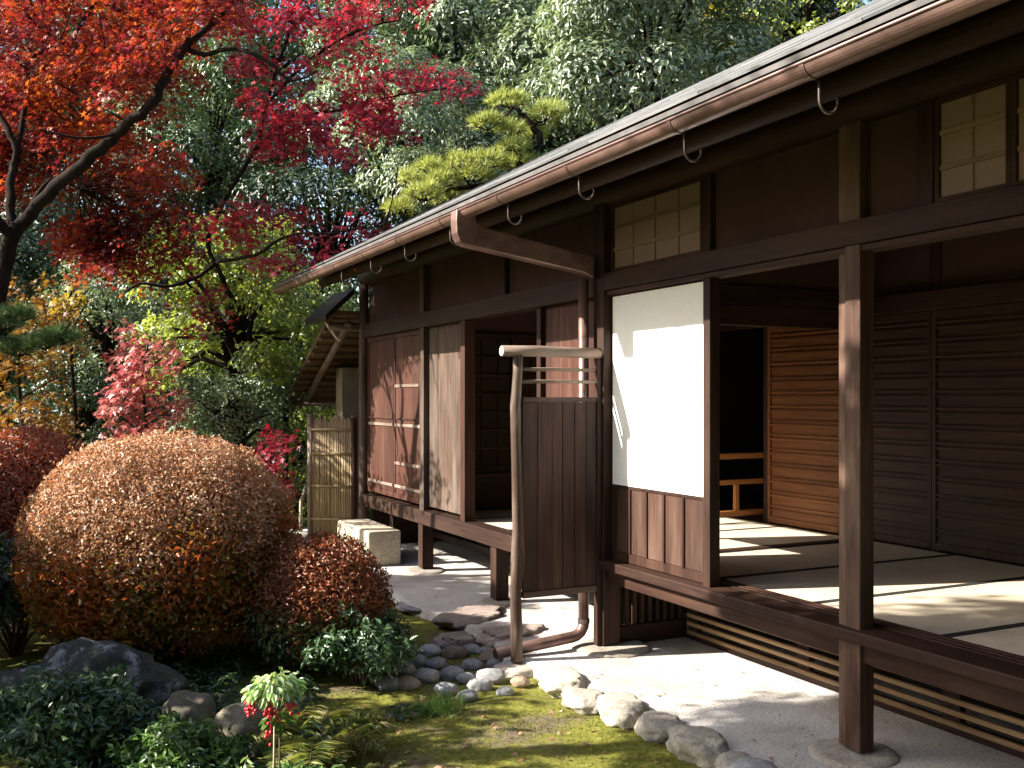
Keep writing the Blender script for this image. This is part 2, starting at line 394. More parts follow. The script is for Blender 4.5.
EDGE = [(2.95,-2.5),(2.93,1.0),(2.86,2.4),(2.86,3.4),(2.83,4.0),(2.84,4.6),(2.76,5.1),(2.72,5.6),(2.84,6.1),(2.78,6.7),(2.70,7.3),(2.76,8.0),(2.62,8.8),(2.62,10),(2.5,12.5)]
mb = MB(); v = []; f = []
dense = []
for (a, b) in zip(EDGE[:-1], EDGE[1:]):
    for k in range(6):
        t = k / 6; x = a[0] + (b[0]-a[0])*t; y = a[1] + (b[1]-a[1])*t
        dense.append((x + .03*noise.noise(Vector((0, y*4, 0))), y))
n = len(dense)
for x, y in dense: v += [(x - .05, y, GZ - .08), (x, y, -.006), (x + .03, y, 0), (8.7, y, 0)]
for i in range(n-1):
    for k in range(3): f.append((i*4+k, i*4+k+1, (i+1)*4+k+1, (i+1)*4+k))
mb.add(v, f)
p = obj('path', mb, M_path); tag(p, kind='structure')

# hills far off, under the forest
mb = MB(); v = []; f = []; NH = 70
for j, rr in enumerate((26, 34, 46, 70)):
    for i in range(NH):
        a = R(-75) + R(190) * i / (NH-1)
        z = (GZ - .3, 2.0, 6.0, 9.0)[j] + (0 if j == 0 else 1.2 * noise.noise(Vector((a*3, j, 0))))
        v.append((rr*math.sin(a), rr*math.cos(a), z))
for j in range(3):
    for i in range(NH-1): f.append((j*NH+i, j*NH+i+1, (j+1)*NH+i+1, (j+1)*NH+i))
mb.add(v, f); h = obj('hills', mb, simple('hill_soil', (.02,.03,.012), (.05,.055,.025), 1, .95, .3), smooth=True); tag(h, kind='structure')

# ------------------------------------------------------------------ teahouse
FXP = 3.36                                   # facade plane
FLOOR, LIN0, LIN1 = .56, 2.25, 2.39
HL = Vector((3.36, 5.42, 0))
house = thing('teahouse', 'long low dark wooden tea house with white paper door and copper gutter', 'house', HL)
def hp(name, mb, mat, parent=None, bevel=.004, smooth=False, label=None):
    o = obj(name, mb, mat, parent or house, bevel=bevel, smooth=smooth)
    if label: o['label'] = label
    return o
def bx(*a): return MB().box(*a)

Y0, Y1 = -1.6, 10.36
PB = 2.83                                    # top of the wall zone
# posts (each its own mesh)
mb = MB().box(3.315,3.40,3.235,3.325,0.03,PB).box(3.327,3.40,3.325,3.375,0.03,PB)
hp('post', mb, wood('Z', (.030,.015,.010), (.09,.045,.030), (.30,.22,.17), .42), label='front post catching a bright strip of sun')
for y, b in ((-1.0,.055),(1.12,.055),(5.42,.062)):
    hp('post', bx(FXP-b, FXP+b, y-b, y+b, .03, PB), wdark('Z'))
hp('post', bx(3.312,3.41,8.53,8.63,FLOOR,PB), wgrey('Z'))
hp('post', bx(3.312,3.41,7.585,7.675,FLOOR,LIN0), wred('Z'))
hp('post', MB().tube([(3.33,10.36,.0),(3.332,10.37,1.0),(3.325,10.36,1.9),(3.335,10.36,2.84)], [.055,.052,.05,.05], 12, .05), wgrey('Z'), bevel=0, smooth=True)
hp('post', bx(3.33,3.40,4.32,4.38,FLOOR,LIN0), wdark('Z'))
hp('post', bx(3.33,3.40,6.27,6.33,1.40,LIN0), wdark('Z'))
# short posts that carry the floor
for y in (7.0, 8.58):
    hp('floor_support', bx(3.30,3.41,y-.055,y+.055,.03,.44), wdark('Z'))
for y in (9.5,):
    hp('floor_support', bx(3.34,3.43,y-.045,y+.045,.03,.44), wdark('Z'))
# sill beams of the raised floor
hp('sill', MB().box(3.275,3.44,Y0,5.50,.518,.575).box(3.335,3.43,Y0,5.36,.425,.518), wdark('Y'), bevel=.006)
hp('sill', MB().box(3.285,3.44,5.50,10.36,.44,.565), wdark('Y'), bevel=.006)
mb = MB()
for x in (3.447, 3.487, 3.527): mb.box(x, x+.028, Y0, 5.36, .50, .578)
hp('door_track', mb, wdark('Y'), bevel=.002)
# lintel with track lip, and wall plate
hp('lintel', MB().box(3.30,3.43,Y0,5.36,LIN0+.03,LIN1).box(3.32,3.42,Y0,5.36,LIN0,LIN0+.028), wdark('Y'))
hp('lintel', MB().box(3.30,3.43,5.48,10.31,LIN0,LIN1), wdark('Y'))
hp('wall_plate', MB().tube([(3.36,Y0,2.90),(3.36,3,2.905),(3.36,7,2.90),(3.36,10.40,2.90)], .085, 14), wdark('Y'), bevel=0, smooth=True)
hp('eave_beam', MB().tube([(2.86,-1.6,2.825),(2.86,4,2.83),(2.86,10.3,2.825)], .055, 12), wdark('Y'), bevel=0, smooth=True)
# plaster bands over the lintel
def band(y0, y1): hp('plaster_panel', bx(3.375,3.405,y0,y1,LIN1,PB), M_plaster, bevel=0)
band(3.405,4.325); band(2.945,3.23); band(5.49,6.86); band(6.95,8.53); band(8.63,10.31); band(-.94,1.06)
for y in (6.905, 4.365, 2.905): hp('stud', bx(3.335,3.415,y-.04,y+.04,LIN1,PB), wdark('Z'))
# transom windows
def transom(y0, y1, ny, nz=3):
    z0, z1 = LIN1+.004, 2.82
    fr = hp('transom_window', MB().box(3.345,3.40,y0,y0+.022,z0,z1).box(3.345,3.40,y1-.022,y1,z0,z1).box(3.345,3.40,y0+.022,y1-.022,z0,z0+.022).box(3.345,3.40,y0+.022,y1-.022,z1-.022,z1), wdark('Y'), bevel=.002)
    hp('paper', bx(3.3605,3.367,y0+.0225,y1-.0225,z0+.0225,z1-.0225), M_old_paper, fr, bevel=0)
    l = MB()
    for k in range(1, ny): y = y0 + (y1-y0)*k/ny; l.box(3.353,3.360,y-.005,y+.005,z0+.023,z1-.023)
    for k in range(1, nz): z = z0 + (z1-z0)*k/nz; l.box(3.351,3.3602,y0+.023,y1-.023,z-.010,z+.010)
    hp('lattice', l, wood('Y', (.13,.085,.06), (.24,.17,.125), (.25,.2,.16), .3), fr, bevel=0)
transom(4.405, 5.345, 4); transom(2.515, 2.865, 2); transom(2.165, 2.514, 2); transom(1.7, 2.164, 3)
# paper door with boarded foot
dr = hp('paper_door', MB().box(3.36,3.39,4.385,4.425,.58,LIN0-.002).box(3.36,3.39,5.32,5.357,.58,LIN0-.002).box(3.36,3.39,4.425,5.32,.58,.635).box(3.36,3.39,4.425,5.32,1.035,1.07).box(3.36,3.39,4.425,5.32,2.225,2.248), wdark('Z'), bevel=.002)
hp('paper', bx(3.358,3.3595,4.40,5.345,1.055,2.24), M_paper, dr, bevel=0)
l = MB()
for k in range(1, 5): l.box(3.362,3.38,4.425+.895*k/5-.005,4.425+.895*k/5+.005,1.07,2.225)
for k in range(1, 8): l.box(3.363,3.379,4.425,5.32,1.07+1.155*k/8-.005,1.07+1.155*k/8+.005)
hp('lattice', l, wdark('Y'), dr, bevel=0)
l = MB(); ys_ = [4.43,4.60,4.79,4.97,5.15,5.315]
for a, b in zip(ys_[:-1], ys_[1:]): l.box(3.366,3.378,a+.002,b-.002,.637,1.033)
hp('foot_board', l, wood('Z', (.024,.013,.009), (.070,.034,.023), (.15,.10,.08), .5), dr, bevel=.002)
l = MB()
for y in ys_[1:-1]: l.box(3.355,3.3655,y-.009,y+.009,.636,1.034)
hp('muntin', l, wdark('Z'), dr, bevel=.002)
# boarded wall and shutters on the far half
def boards(name, y0, y1, n, mat, x=3.37, z0=.60, z1=LIN0, par=None, seed=1):
    rg = random.Random(seed); cuts = [y0] + sorted(y0 + (y1-y0)*(k + rg.uniform(-.12,.12))/n for k in range(1, n)) + [y1]; l = MB()
    for a, b in zip(cuts[:-1], cuts[1:]):
        d = rg.uniform(0, .004); l.box(x-d, x+.018, a+.0015, b-.0015, z0, z1)
    return hp(name, l, mat, par, bevel=.002)
boards('hanging_board', 5.485, 6.265, 4, wred('Z'), z0=1.50, seed=3)
hp('hanging_rail', bx(3.355,3.395,5.485,6.265,1.455,1.498), wred('Y'))
boards('board_wall', 7.68, 8.525, 4, wgrey('Z'), seed=4)
for y0, y1, s in ((8.64,9.46,5),(9.47,10.30,6)):
    sh = hp('shutter', MB().box(3.352,3.384,y0,y0+.035,.60,LIN0-.002).box(3.352,3.384,y1-.035,y1,.60,LIN0-.002).box(3.352,3.384,y0+.035,y1-.035,.60,.65).box(3.352,3.384,y0+.035,y1-.035,LIN0-.05,LIN0-.002), wred('Z'), bevel=.002)
    boards('panel', y0+.036, y1-.036, 3, wred('Z'), 3.364, .651, LIN0-.052, sh, s)
    for z in ((.95,1.33,1.72) if s == 5 else (1.33,)):
        hp('batten', bx(3.350,3.3585,y0+.036,y1-.036,z-.015,z+.015), wpole('Y'), sh, bevel=.002)
    hp('batten', bx(3.350,3.3585,y0+.036,y1-.036,1.385,1.405), wred('Y'), sh, bevel=.002)
    hp('batten', bx(3.350,3.3585,y0+.036,y1-.036,.705,.735), wpole('Y'), sh, bevel=.002)
# floor slab and mats
hp('floor', MB().box(3.441,5.62,Y0,8.58,.43,.50), wdark('Y'), bevel=0)
def mat_piece(y0, y1, x0, x1):
    t = hp('tatami_mat', bx(x0, x1, y0+.026, y1-.026, .501, .555), M_tatami, bevel=.003)
    hp('border', MB().box(x0, x1, y0, y0+.025, .501, .557).box(x0, x1, y1-.025, y1-.001, .501, .557), M_border, t, bevel=.002)
for a, b in ((-.9,-.11),(-.11,.68),(.68,1.47),(1.47,2.26),(2.26,3.05),(3.05,3.84),(3.84,4.61),(4.61,5.37)): mat_piece(a, b, 3.57, 5.56)
for a, b in ((5.47,6.25),(6.25,7.03),(7.03,7.81),(7.81,8.52)): mat_piece(a, b, 3.45, 5.56)
hp('threshold', bx(3.45,5.56,5.372,5.468,.501,.562), wdark('X'))
# room divider above the threshold: lintel, plaster, boards
hp('inner_lintel', MB().box(3.42,5.60,5.365,5.475,2.24,2.37).box(3.42,5.60,5.385,5.455,2.10,2.238), wdark('X'))
hp('plaster_panel', bx(3.42,5.60,5.405,5.435,2.371,2.72), M_plaster, bevel=0)
# back partition with slatted doors
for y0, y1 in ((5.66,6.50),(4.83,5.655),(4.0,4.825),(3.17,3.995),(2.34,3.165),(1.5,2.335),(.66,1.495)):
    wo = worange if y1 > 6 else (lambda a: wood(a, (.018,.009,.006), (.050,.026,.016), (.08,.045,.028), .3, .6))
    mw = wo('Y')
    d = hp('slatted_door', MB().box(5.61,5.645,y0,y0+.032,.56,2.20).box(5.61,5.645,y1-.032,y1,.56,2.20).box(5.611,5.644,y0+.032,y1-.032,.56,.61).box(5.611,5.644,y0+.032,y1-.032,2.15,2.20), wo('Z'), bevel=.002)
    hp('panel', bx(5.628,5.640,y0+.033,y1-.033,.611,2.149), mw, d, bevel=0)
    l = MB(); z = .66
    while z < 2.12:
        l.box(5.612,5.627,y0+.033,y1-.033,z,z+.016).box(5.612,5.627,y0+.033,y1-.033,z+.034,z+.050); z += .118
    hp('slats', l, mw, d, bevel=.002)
for y in (6.55, 4.83): hp('inner_post', bx(5.648,5.74,y-.045,y+.045,.50,2.75), wdark('Z'))
hp('inner_lintel', MB().box(5.59,5.70,-1.5,8.5,2.205,2.34), wdark('Y'))
hp('plaster_panel', bx(5.66,5.69,-1.5,8.5,2.341,2.74), M_plaster, bevel=0)
for y in (3.17, 1.5): hp('stud', bx(5.63,5.70,y-.04,y+.04,2.341,2.74), wdark('Z'))
hp('inner_post', bx(5.62,5.72,8.45,8.56,.50,2.75), wdark('Z'))
# inner paper screens at the end of the far room
sc_ = hp('inner_screen', MB().box(3.45,3.49,8.36,8.39,.56,2.2).box(5.56,5.60,8.36,8.39,.56,2.2).box(3.49,5.56,8.36,8.39,.56,.62).box(3.49,5.56,8.36,8.39,2.15,2.2).box(4.13,4.19,8.355,8.392,.62,2.15).box(4.84,4.90,8.355,8.392,.62,2.15), wdark('Z'), bevel=.002)
hp('paper', bx(3.47,5.58,8.392,8.396,.60,2.17), M_dark_paper, sc_, bevel=0)
l = MB()
for k in range(1, 9):
    l.box(3.49,5.56,8.372,8.386,.62+1.53*k/9-.008,.62+1.53*k/9+.008)
for k in range(1, 12): l.box(3.49+2.07*k/12-.006,3.49+2.07*k/12+.006,8.374,8.388,.62,2.15)
hp('lattice', l, wdark('X'), sc_, bevel=0)
hp('foot_board', bx(3.49,5.56,8.34,8.356,.62,.90), wdark('X'), sc_)
hp('plaster_panel', bx(3.44,5.62,8.40,8.43,2.2,2.74), M_plaster, bevel=0)
# ceiling, back rooms
hp('ceiling', bx(3.42,8.62,Y0,10.30,2.745,2.77), M_ceiling, bevel=0)
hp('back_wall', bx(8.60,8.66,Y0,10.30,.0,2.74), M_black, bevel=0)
hp('end_wall', MB().box(3.42,8.60,10.30,10.36,0,2.74), M_plaster, bevel=0)
hp('end_wall', MB().box(3.42,8.60,Y0-.06,Y0,0,2.74), M_plaster, bevel=0)
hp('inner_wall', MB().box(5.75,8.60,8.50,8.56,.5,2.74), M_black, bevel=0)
hp('floor', MB().box(5.64,8.60,Y0,8.5,.43,.545), wdark('Y'), bevel=0)
# lattices that close the crawl space
l = MB()
for k in range(7): l.box(3.94,3.965,-1.5,5.36,.055+.056*k-.014,.055+.056*k+.014)
lt = hp('underfloor_lattice', l, wood('Y', (.13,.08,.04), (.31,.20,.105), (.36,.26,.15), .4), bevel=.008)
l = MB().box(3.97,4.06,-1.5,5.40,.0,.04)
for y in (5.33,4.3,3.3,2.3,1.2,.1): l.box(3.967,4.01,y-.05,y+.05,.042,.43)
hp('backing', l, wdark('Y'), lt)
hp('backing_board', bx(4.4,4.43,-1.5,8.5,.0,.43), M_black, lt, bevel=0)
l = MB()
for k in range(9): l.box(3.45+.06*k,3.48+.06*k,5.43,5.455,.13,.415)
lt = hp('underfloor_lattice', l, wdark('Z'), bevel=.003)
hp('foot_rail', MB().box(3.43,3.99,5.42,5.47,.0,.125).box(3.43,3.99,5.425,5.465,.385,.43), wdark('X'), lt)
hp('backing_board', bx(3.43,3.99,5.50,5.52,.0,.43), M_black, lt, bevel=0)
l = MB()
for z in (.12,.22,.32): l.box(4.02,4.045,5.55,10.3,z-.035,z+.035)
hp('underfloor_board', l, wdark('Y'), bevel=.003)

# ---- roof
EX, EZ, PIT = 2.38, 2.765, .530
RX = 5.75; RZ = EZ + PIT*(RX-EX)
YR0, YR1 = -1.9, 10.30
sl = math.hypot(1, PIT); ux, uz = 1/sl, PIT/sl       # up-slope direction
nx_, nz_ = -PIT/sl, 1/sl                              # outward normal
def rp(s, h): return (EX + ux*s + nx_*h, EZ + uz*s + nz_*h)
mb = MB(); rg = random.Random(8); S = (RX-EX)*sl; step = .15; s = 0; row = 0
while s < S - .02:
    e = min(s + step + .03, S)
    y = YR0 + (row % 2)*.4
    y = YR0 if row % 2 == 0 else YR0 - .42
    while y < YR1:
        ya, yb = max(y, YR0), min(y + .84, YR1)
        if yb - ya > .02:
            j = rg.uniform(0, .003)
            a = rp(s, .034 + j); b = rp(e, .026); a0 = rp(s, .024); b0 = rp(e, .016)
            v = [(a[0],ya+.002,a[1]),(a[0],yb-.002,a[1]),(b[0],yb-.002,b[1]),(b[0],ya+.002,b[1]),(a0[0],ya+.002,a0[1]),(a0[0],yb-.002,a0[1]),(b0[0],yb-.002,b0[1]),(b0[0],ya+.002,b0[1])]
            mb.add(v, [(3,2,1,0),(4,5,6,7),(0,1,5,4),(2,3,7,6),(1,2,6,5),(3,0,4,7)])
        y += .84
    s += step; row += 1
roof = hp('roof', mb, M_roof, bevel=0)
a = rp(.0,.014); b = rp(S,.014); c = rp(S,-.02); d = rp(.0,-.02)
mb = MB(); mb.add([(a[0],YR0,a[1]),(b[0],YR0,b[1]),(c[0],YR0,c[1]),(d[0],YR0,d[1]),(a[0],YR1,a[1]),(b[0],YR1,b[1]),(c[0],YR1,c[1]),(d[0],YR1,d[1])],
       [(0,1,2,3),(7,6,5,4),(0,4,5,1),(3,2,6,7),(0,3,7,4),(1,5,6,2)])
hp('sheathing', mb, wdark('Y'), roof, bevel=0)
# eave edge: two thin stepped boards
for h0, h1, s0 in ((-.006,.013,-.016),(-.044,-.024,.004)):
    a = rp(s0,h1); b = rp(s0+.09,h1); c = rp(s0+.09,h0); d = rp(s0,h0); mb = MB()
    mb.add([(a[0],YR0,a[1]),(b[0],YR0,b[1]),(c[0],YR0,c[1]),(d[0],YR0,d[1]),(a[0],YR1+.01,a[1]),(b[0],YR1+.01,b[1]),(c[0],YR1+.01,c[1]),(d[0],YR1+.01,d[1])],
       [(0,1,2,3),(7,6,5,4),(0,4,5,1),(3,2,6,7),(0,3,7,4),(1,5,6,2)])
    hp('eave_board', mb, M_lead, roof, bevel=0)
# far slope, gable infill, ridge
BX = 2*RX - EX + .2; BZ = RZ - PIT*(BX-RX)
mb = MB(); mb.add([(RX,YR0,RZ+.03),(BX,YR0,BZ+.03),(BX,YR0,BZ-.02),(RX,YR0,RZ-.02),(RX,YR1,RZ+.03),(BX,YR1,BZ+.03),(BX,YR1,BZ-.02),(RX,YR1,RZ-.02)],
       [(0,1,2,3),(7,6,5,4),(0,4,5,1),(3,2,6,7),(0,3,7,4),(1,5,6,2)])
hp('far_slope', mb, M_roof, roof, bevel=0)
for y in (Y0-.03, 10.33):
    mb = MB(); mb.add([(3.4,y-.025,2.775),(8.64,y-.025,2.775),(RX,y-.025,RZ-.06),(3.4,y+.025,2.775),(8.64,y+.025,2.775),(RX,y+.025,RZ-.06)], [(0,1,2),(5,4,3),(0,3,4,1),(1,4,5,2),(2,5,3,0)])
    hp('gable_wall', mb, M_plaster, bevel=0)
hp('ridge_cap', MB().tube([(RX+.02,YR0,RZ-.005),(RX+.02,YR1,RZ-.005)], .035, 10), M_roof, roof, bevel=0, smooth=True)
rf = MB(); y = -1.6
while y < 10.4:
    a = rp(.10,-.055); b = rp(1.75,-.055); rf.beam((a[0],y,a[1]), (b[0],y,b[1]), .045, .06, (0,0,1)); y += .42
rgm = hp('rafters', rf, wdark('X'), roof, bevel=.004)
rf = MB()
for s in (.42,.78,1.1):
    a = rp(s,-.0225); rf.beam((a[0],YR0+.05,a[1]-.003), (a[0],YR1-.02,a[1]-.003), .05, .018)
hp('soffit_batten', rf, wdark('Y'), roof, bevel=0)
# ---- gutter
GX, GZ_ = 2.385, 2.722
def channel(y0, y1, r, th=.006, n=14):
    m = MB(); v = []; f = []
    pr = [(GX + r*math.cos(math.pi + math.pi*k/n), GZ_ + r*math.sin(math.pi + math.pi*k/n)) for k in range(n+1)]
    pi = [(GX + (r-th)*math.cos(math.pi + math.pi*k/n), GZ_ + (r-th)*math.sin(math.pi + math.pi*k/n)) for k in range(n, -1, -1)]
    P = pr + pi; k = len(P)
    for y in (y0, y1): v += [(x, y, z) for x, z in P]
    for i in range(k): f.append((i, k+i, k+(i+1) % k, (i+1) % k))
    for i in range(n): f.append((i, i+1, k-2-i, k-1-i)); f.append((k+k-1-i, k+k-2-i, k+i+1, k+i))
    return m.add(v, f)
gut = hp('gutter', channel(-1.95, 10.33, .047), M_copper, bevel=0, smooth=False)
hp('rim', MB().tube([(GX-.047,-1.95,GZ_),(GX-.047,4,GZ_),(GX-.047,10.33,GZ_)], .0075, 8), M_copper, gut, bevel=0, smooth=True)
hp('end_cap', bx(GX-.044,GX+.044,10.33,10.338,GZ_-.042,GZ_), M_copper, gut, bevel=0)
for y in (-1.46,-.66,.14,.94,1.74,2.54,3.30,4.15,4.93,5.76,6.58,7.34,8.12,8.9,9.6,10.2):
    hp('strap', channel(y-.011, y+.011, .0505, .003), M_iron, gut, bevel=0)
    pts = [(GX+.03,y,GZ_-.045),(GX+.032,y,GZ_-.08),(GX+.032,y,GZ_-.112)]
    for k in range(1, 9):
        a = math.pi + math.pi*1.15*k/8 ; pts.append((GX+.032+.042+.042*math.cos(a), y, GZ_-.112+.042*math.sin(a)))
    hp('hook', MB().tube(pts, [.0055]*len(pts), 6), M_hook, gut, bevel=0, smooth=True)
# ---- leader: box head, sloping duct, down pipe, outlet along the ground
LY = 5.47
ld = hp('downpipe', MB().tube([(3.23,LY+.02,2.36),(3.23,LY+.02,1.2),(3.23,LY+.02,.13)], .034, 14), M_copper, bevel=0, smooth=True)
mb = MB(); v = []
prof = [(GX-.066,2.725),(GX-.070,2.66),(GX-.066,2.585),(GX-.045,2.535),(GX-.01,2.515),(3.19,2.395),(3.27,2.36),(3.275,2.50),(GX+.10,2.635),(GX+.062,2.655),(GX+.062,2.725)]
for y in (LY-.047, LY+.047): v += [(x, y, z) for x, z in prof]
k = len(prof); mb.add(v, [tuple(range(k)), tuple(range(2*k-1, k-1, -1))] + [(i, k+i, k+(i+1) % k, (i+1) % k) for i in range(k)])
hp('leader_head', mb, M_copper, ld, bevel=.008)
pts = [(3.23,LY+.02,.16)] + [(3.23-.085*(1-math.cos(R(a))), LY+.02, .16-.085*math.sin(R(a))) for a in (20,45,70,90)] + [(2.95,LY,.065),(2.60,LY+.01,.035)]
hp('outlet', MB().tube(pts, .036, 14), M_copper, ld, bevel=0, smooth=True)
hp('outlet_mouth', MB().tube([(2.598,LY+.01,.035),(2.596,LY+.01,.035)], .030, 14), M_black, ld, bevel=0)  # black disc on the closed end stands in for the shade inside
for z in (1.9, .95): hp('pipe_band', MB().tube([(3.23,LY+.02,z),(3.23,LY+.02,z+.02)], .038, 14), M_iron, ld, bevel=0)
hp('pipe_band', MB().tube([(3.23,LY+.02,.155),(3.23,LY+.02,.185)], .039, 14), M_hook, ld, bevel=0)

# ---- lean-to roof on the far gable
lx0, lx1 = 2.99, 6.2
def lz(y, h=0): return 2.50 - (y-10.45)*.46 + h
mb = MB(); ya, yb = 10.45, 12.5
mb.add([(lx0,ya,lz(ya)),(lx1,ya,lz(ya)),(lx1,yb,lz(yb)),(lx0,yb,lz(yb)),(lx0,ya,lz(ya,.05)),(lx1,ya,lz(ya,.05)),(lx1,yb,lz(yb,.05)),(lx0,yb,lz(yb,.05))],
       [(3,2,1,0),(4,5,6,7),(0,1,5,4),(1,2,6,5),(2,3,7,6),(3,0,4,7)])
lean = hp('lean_to_roof', mb, M_bark_roof, bevel=0)
l = MB()
for k in range(12):
    y = 10.60 + k*.165; l.beam((lx0+.01,y,lz(y)-.02), (lx1,y,lz(y)-.02), .045, .034)
hp('batten', l, wood('X', (.13,.075,.045), (.28,.17,.10), (.3,.2,.13), .3), lean, bevel=.003)
for x in (3.20, 4.2, 5.1):
    hp('pole', MB().tube([(x,10.48,lz(10.48)-.075),(x,11.4,lz(11.4)-.08),(x,12.3,lz(12.3)-.075)], .038, 10), wpole('Y'), lean, bevel=0, smooth=True)
hp('pole', MB().tube([(lx0-.02,12.25,lz(12.25)-.14),(lx1,12.25,lz(12.25)-.14)], .035, 10), wpole('X'), lean, bevel=0, smooth=True)
hp('pole', MB().tube([(2.98,10.50,2.35),(3.2,10.5,2.355),(3.6,10.5,2.35)], .026, 10), wpole('X'), lean, bevel=0, smooth=True, label='pale log end under the eave')
hp('pole', MB().tube([(3.03,10.52,2.45),(3.6,10.52,2.45)], .022, 10), wpole('X'), lean, bevel=0, smooth=True)
for q in ((2.99,10.50,2.36,3.06,10.46,2.24),(3.0,10.5,2.36,3.10,10.49,2.22),(2.98,10.5,2.37,2.94,10.52,2.43)):
    hp('rope_end', MB().tube([q[:3], q[3:]], [.014,.011], 7), M_pale_plaster, lean, bevel=0)
mb = MB(); x0, x1 = 2.90, 3.22
def uz_(x): return 2.42 + (x-x0)*.95
mb.add([(x0,10.33,uz_(x0)),(x1,10.33,uz_(x1)),(x1,11.2,uz_(x1)),(x0,11.2,uz_(x0)),(x0,10.33,uz_(x0)+.07),(x1,10.33,uz_(x1)+.07),(x1,11.2,uz_(x1)+.07),(x0,11.2,uz_(x0)+.07)],
       [(3,2,1,0),(4,5,6,7),(0,1,5,4),(1,2,6,5),(2,3,7,6),(3,0,4,7)])
hp('verge_board', mb, M_black, lean)
hp('plaster_pier', bx(3.38,3.60,11.35,11.6,0,1.96), simple('buff_plaster', (.24,.19,.13), (.36,.29,.20), 6, .9, .3, .004), bevel=.006)

# ------------------------------------------------------------------ low stand inside the far room
t = thing('low_stand', 'low orange wooden open railing stand on the mats in the room behind the paper door', 'stand', (5.35,6.62,.556))
ow = worange('X')
l = [('top_rail', bx(4.98,5.755,6.60,6.645,1.09,1.135), 'X'), ('middle_rail', bx(5.03,5.70,6.605,6.64,.875,.915), 'X'), ('bottom_rail', bx(5.03,5.70,6.605,6.64,.61,.655), 'X'),
     ('leg', bx(4.985,5.029,6.598,6.647,.556,1.089), 'Z'), ('leg', bx(5.701,5.75,6.598,6.647,.556,1.089), 'Z'),
     ('strut', bx(5.36,5.40,6.606,6.639,.656,.874), 'Z'), ('foot', bx(4.97,5.04,6.54,6.597,.556,.61), 'Y')]
for nme, m_, ax in l: obj(nme, m_, wood(ax, (.25,.10,.030), (.46,.21,.07), (.42,.2,.08), .2, .5), t, bevel=.003)

# ------------------------------------------------------------------ sleeve screen
SY = 5.40
t = thing('screen_fence', 'dark plank screen with a log top rail standing out from the house beside the downpipe', 'screen fence', (2.71, SY, 0))
rgp = random.Random(4)
zz = [0,.18,.4,.62,.8,1.05,1.3,1.55,1.75,1.86]
obj('post', MB().tube([(2.705+rgp.uniform(-.012,.012), SY+rgp.uniform(-.008,.008), z) for z in zz], [.037,.038,.034,.042,.034,.033,.031,.033,.030,.031], 14, .06, 2), wood('Z', (.03,.018,.013), (.085,.052,.038), (.36,.31,.27), .6), t, smooth=True)
tr = obj('top_rail', MB().tube([(2.605,SY,1.885),(2.85,SY,1.889),(3.1,SY,1.885),(3.312,SY,1.882)], [.034,.035,.034,.034], 14, .03, 3), wpole('X'), t, smooth=True)
obj('cut_end', MB().tube([(2.6045,SY,1.885),(2.601,SY,1.885)], [.030,.030], 14), simple('cut_wood', (.40,.34,.27), (.55,.48,.40), 20, .8, .1, .002), tr)
for z in (1.775, 1.700): obj('thin_rail', MB().tube([(2.735,SY,z),(3.0,SY,z+.003),(3.262,SY,z)], .0115, 8), wpole('X'), t, smooth=True)
obj('frame_rail', bx(2.742,3.262,SY-.02,SY+.02,1.575,1.605), wgrey('X'), t, bevel=.003)
obj('frame_rail', bx(2.742,3.262,SY-.02,SY+.02,.375,.412), wgrey('X'), t, bevel=.003)
obj('stile', bx(3.264,3.296,SY-.022,SY+.022,.03,1.85), wdark('Z'), t, bevel=.003)
cuts = [2.742,2.845,2.945,3.02,3.105,3.19,3.262]; l = MB()
for i, (a, b) in enumerate(zip(cuts[:-1], cuts[1:])): l.box(a+.001+(.003 if i == 4 else 0), b-.001, SY-.008-.003*(i % 2), SY+.010, .413, 1.574)
obj('plank_panel', l, wood('Z', (.015,.007,.005), (.050,.022,.015), (.12,.075,.06), .4), t, bevel=.002)

# ------------------------------------------------------------------ bamboo fence by the far gable
t = thing('bamboo_fence', 'short upright dry bamboo fence beside the far end of the house', 'fence', (3.1,10.75,0))
obj('post', MB().tube([(2.90,10.95,0),(2.90,10.95,1.42)], .035, 10), wpole('Z'), t, smooth=True)
obj('post', MB().tube([(3.30,10.62,0),(3.30,10.62,1.38)], .035, 10), wred('Z'), t, smooth=True)
for z in (.25,.62,.98,1.25): obj('cross_rail', MB().tube([(2.9,10.93,z),(3.3,10.60,z)], .014, 8), M_bamboo, t, smooth=True)
l = MB(); rg = random.Random(2)
for k in range(24):
    q = (k+.7)/24.5; x, y = 2.9 + .4*q, 10.95 - .33*q
    l.tube([(x,y,.02),(x+rg.uniform(-.006,.006),y,.7),(x,y,1.36+rg.uniform(-.04,.05))], rg.uniform(.009,.014), 8)
obj('bamboo_canes', l, M_bamboo, t, smooth=True)

# ------------------------------------------------------------------ stones
def stone_mb(c, sx, sy, sz, rot=0, seed=0, rough=.22, flat_top=0):
    import bmesh
    bm = bmesh.new(); bmesh.ops.create_icosphere(bm, subdivisions=4, radius=1)
    m = MB(); cr, sr = math.cos(rot), math.sin(rot); v = []
    for p in bm.verts:
        q = Vector(p.co); k = 1 + rough*noise.fractal(q*1.2 + Vector((seed*7.3, seed*1.7, 0)), .9, 2.1, 5) + .10*noise.cell(q*1.7 + Vector((seed, 0, 0)))*.4
        q = q * k
        if flat_top and q.z > flat_top: q.z = flat_top + (q.z-flat_top)*.15
        x, y, z = q.x*sx, q.y*sy, q.z*sz
        v.append((c[0] + cr*x - sr*y, c[1] + sr*x + cr*y, c[2] + z))
    bm.verts.ensure_lookup_table()
    f = [tuple(w_.index for w_ in fc.verts) for fc in bm.faces]; bm.free()
    return m.add(v, f)
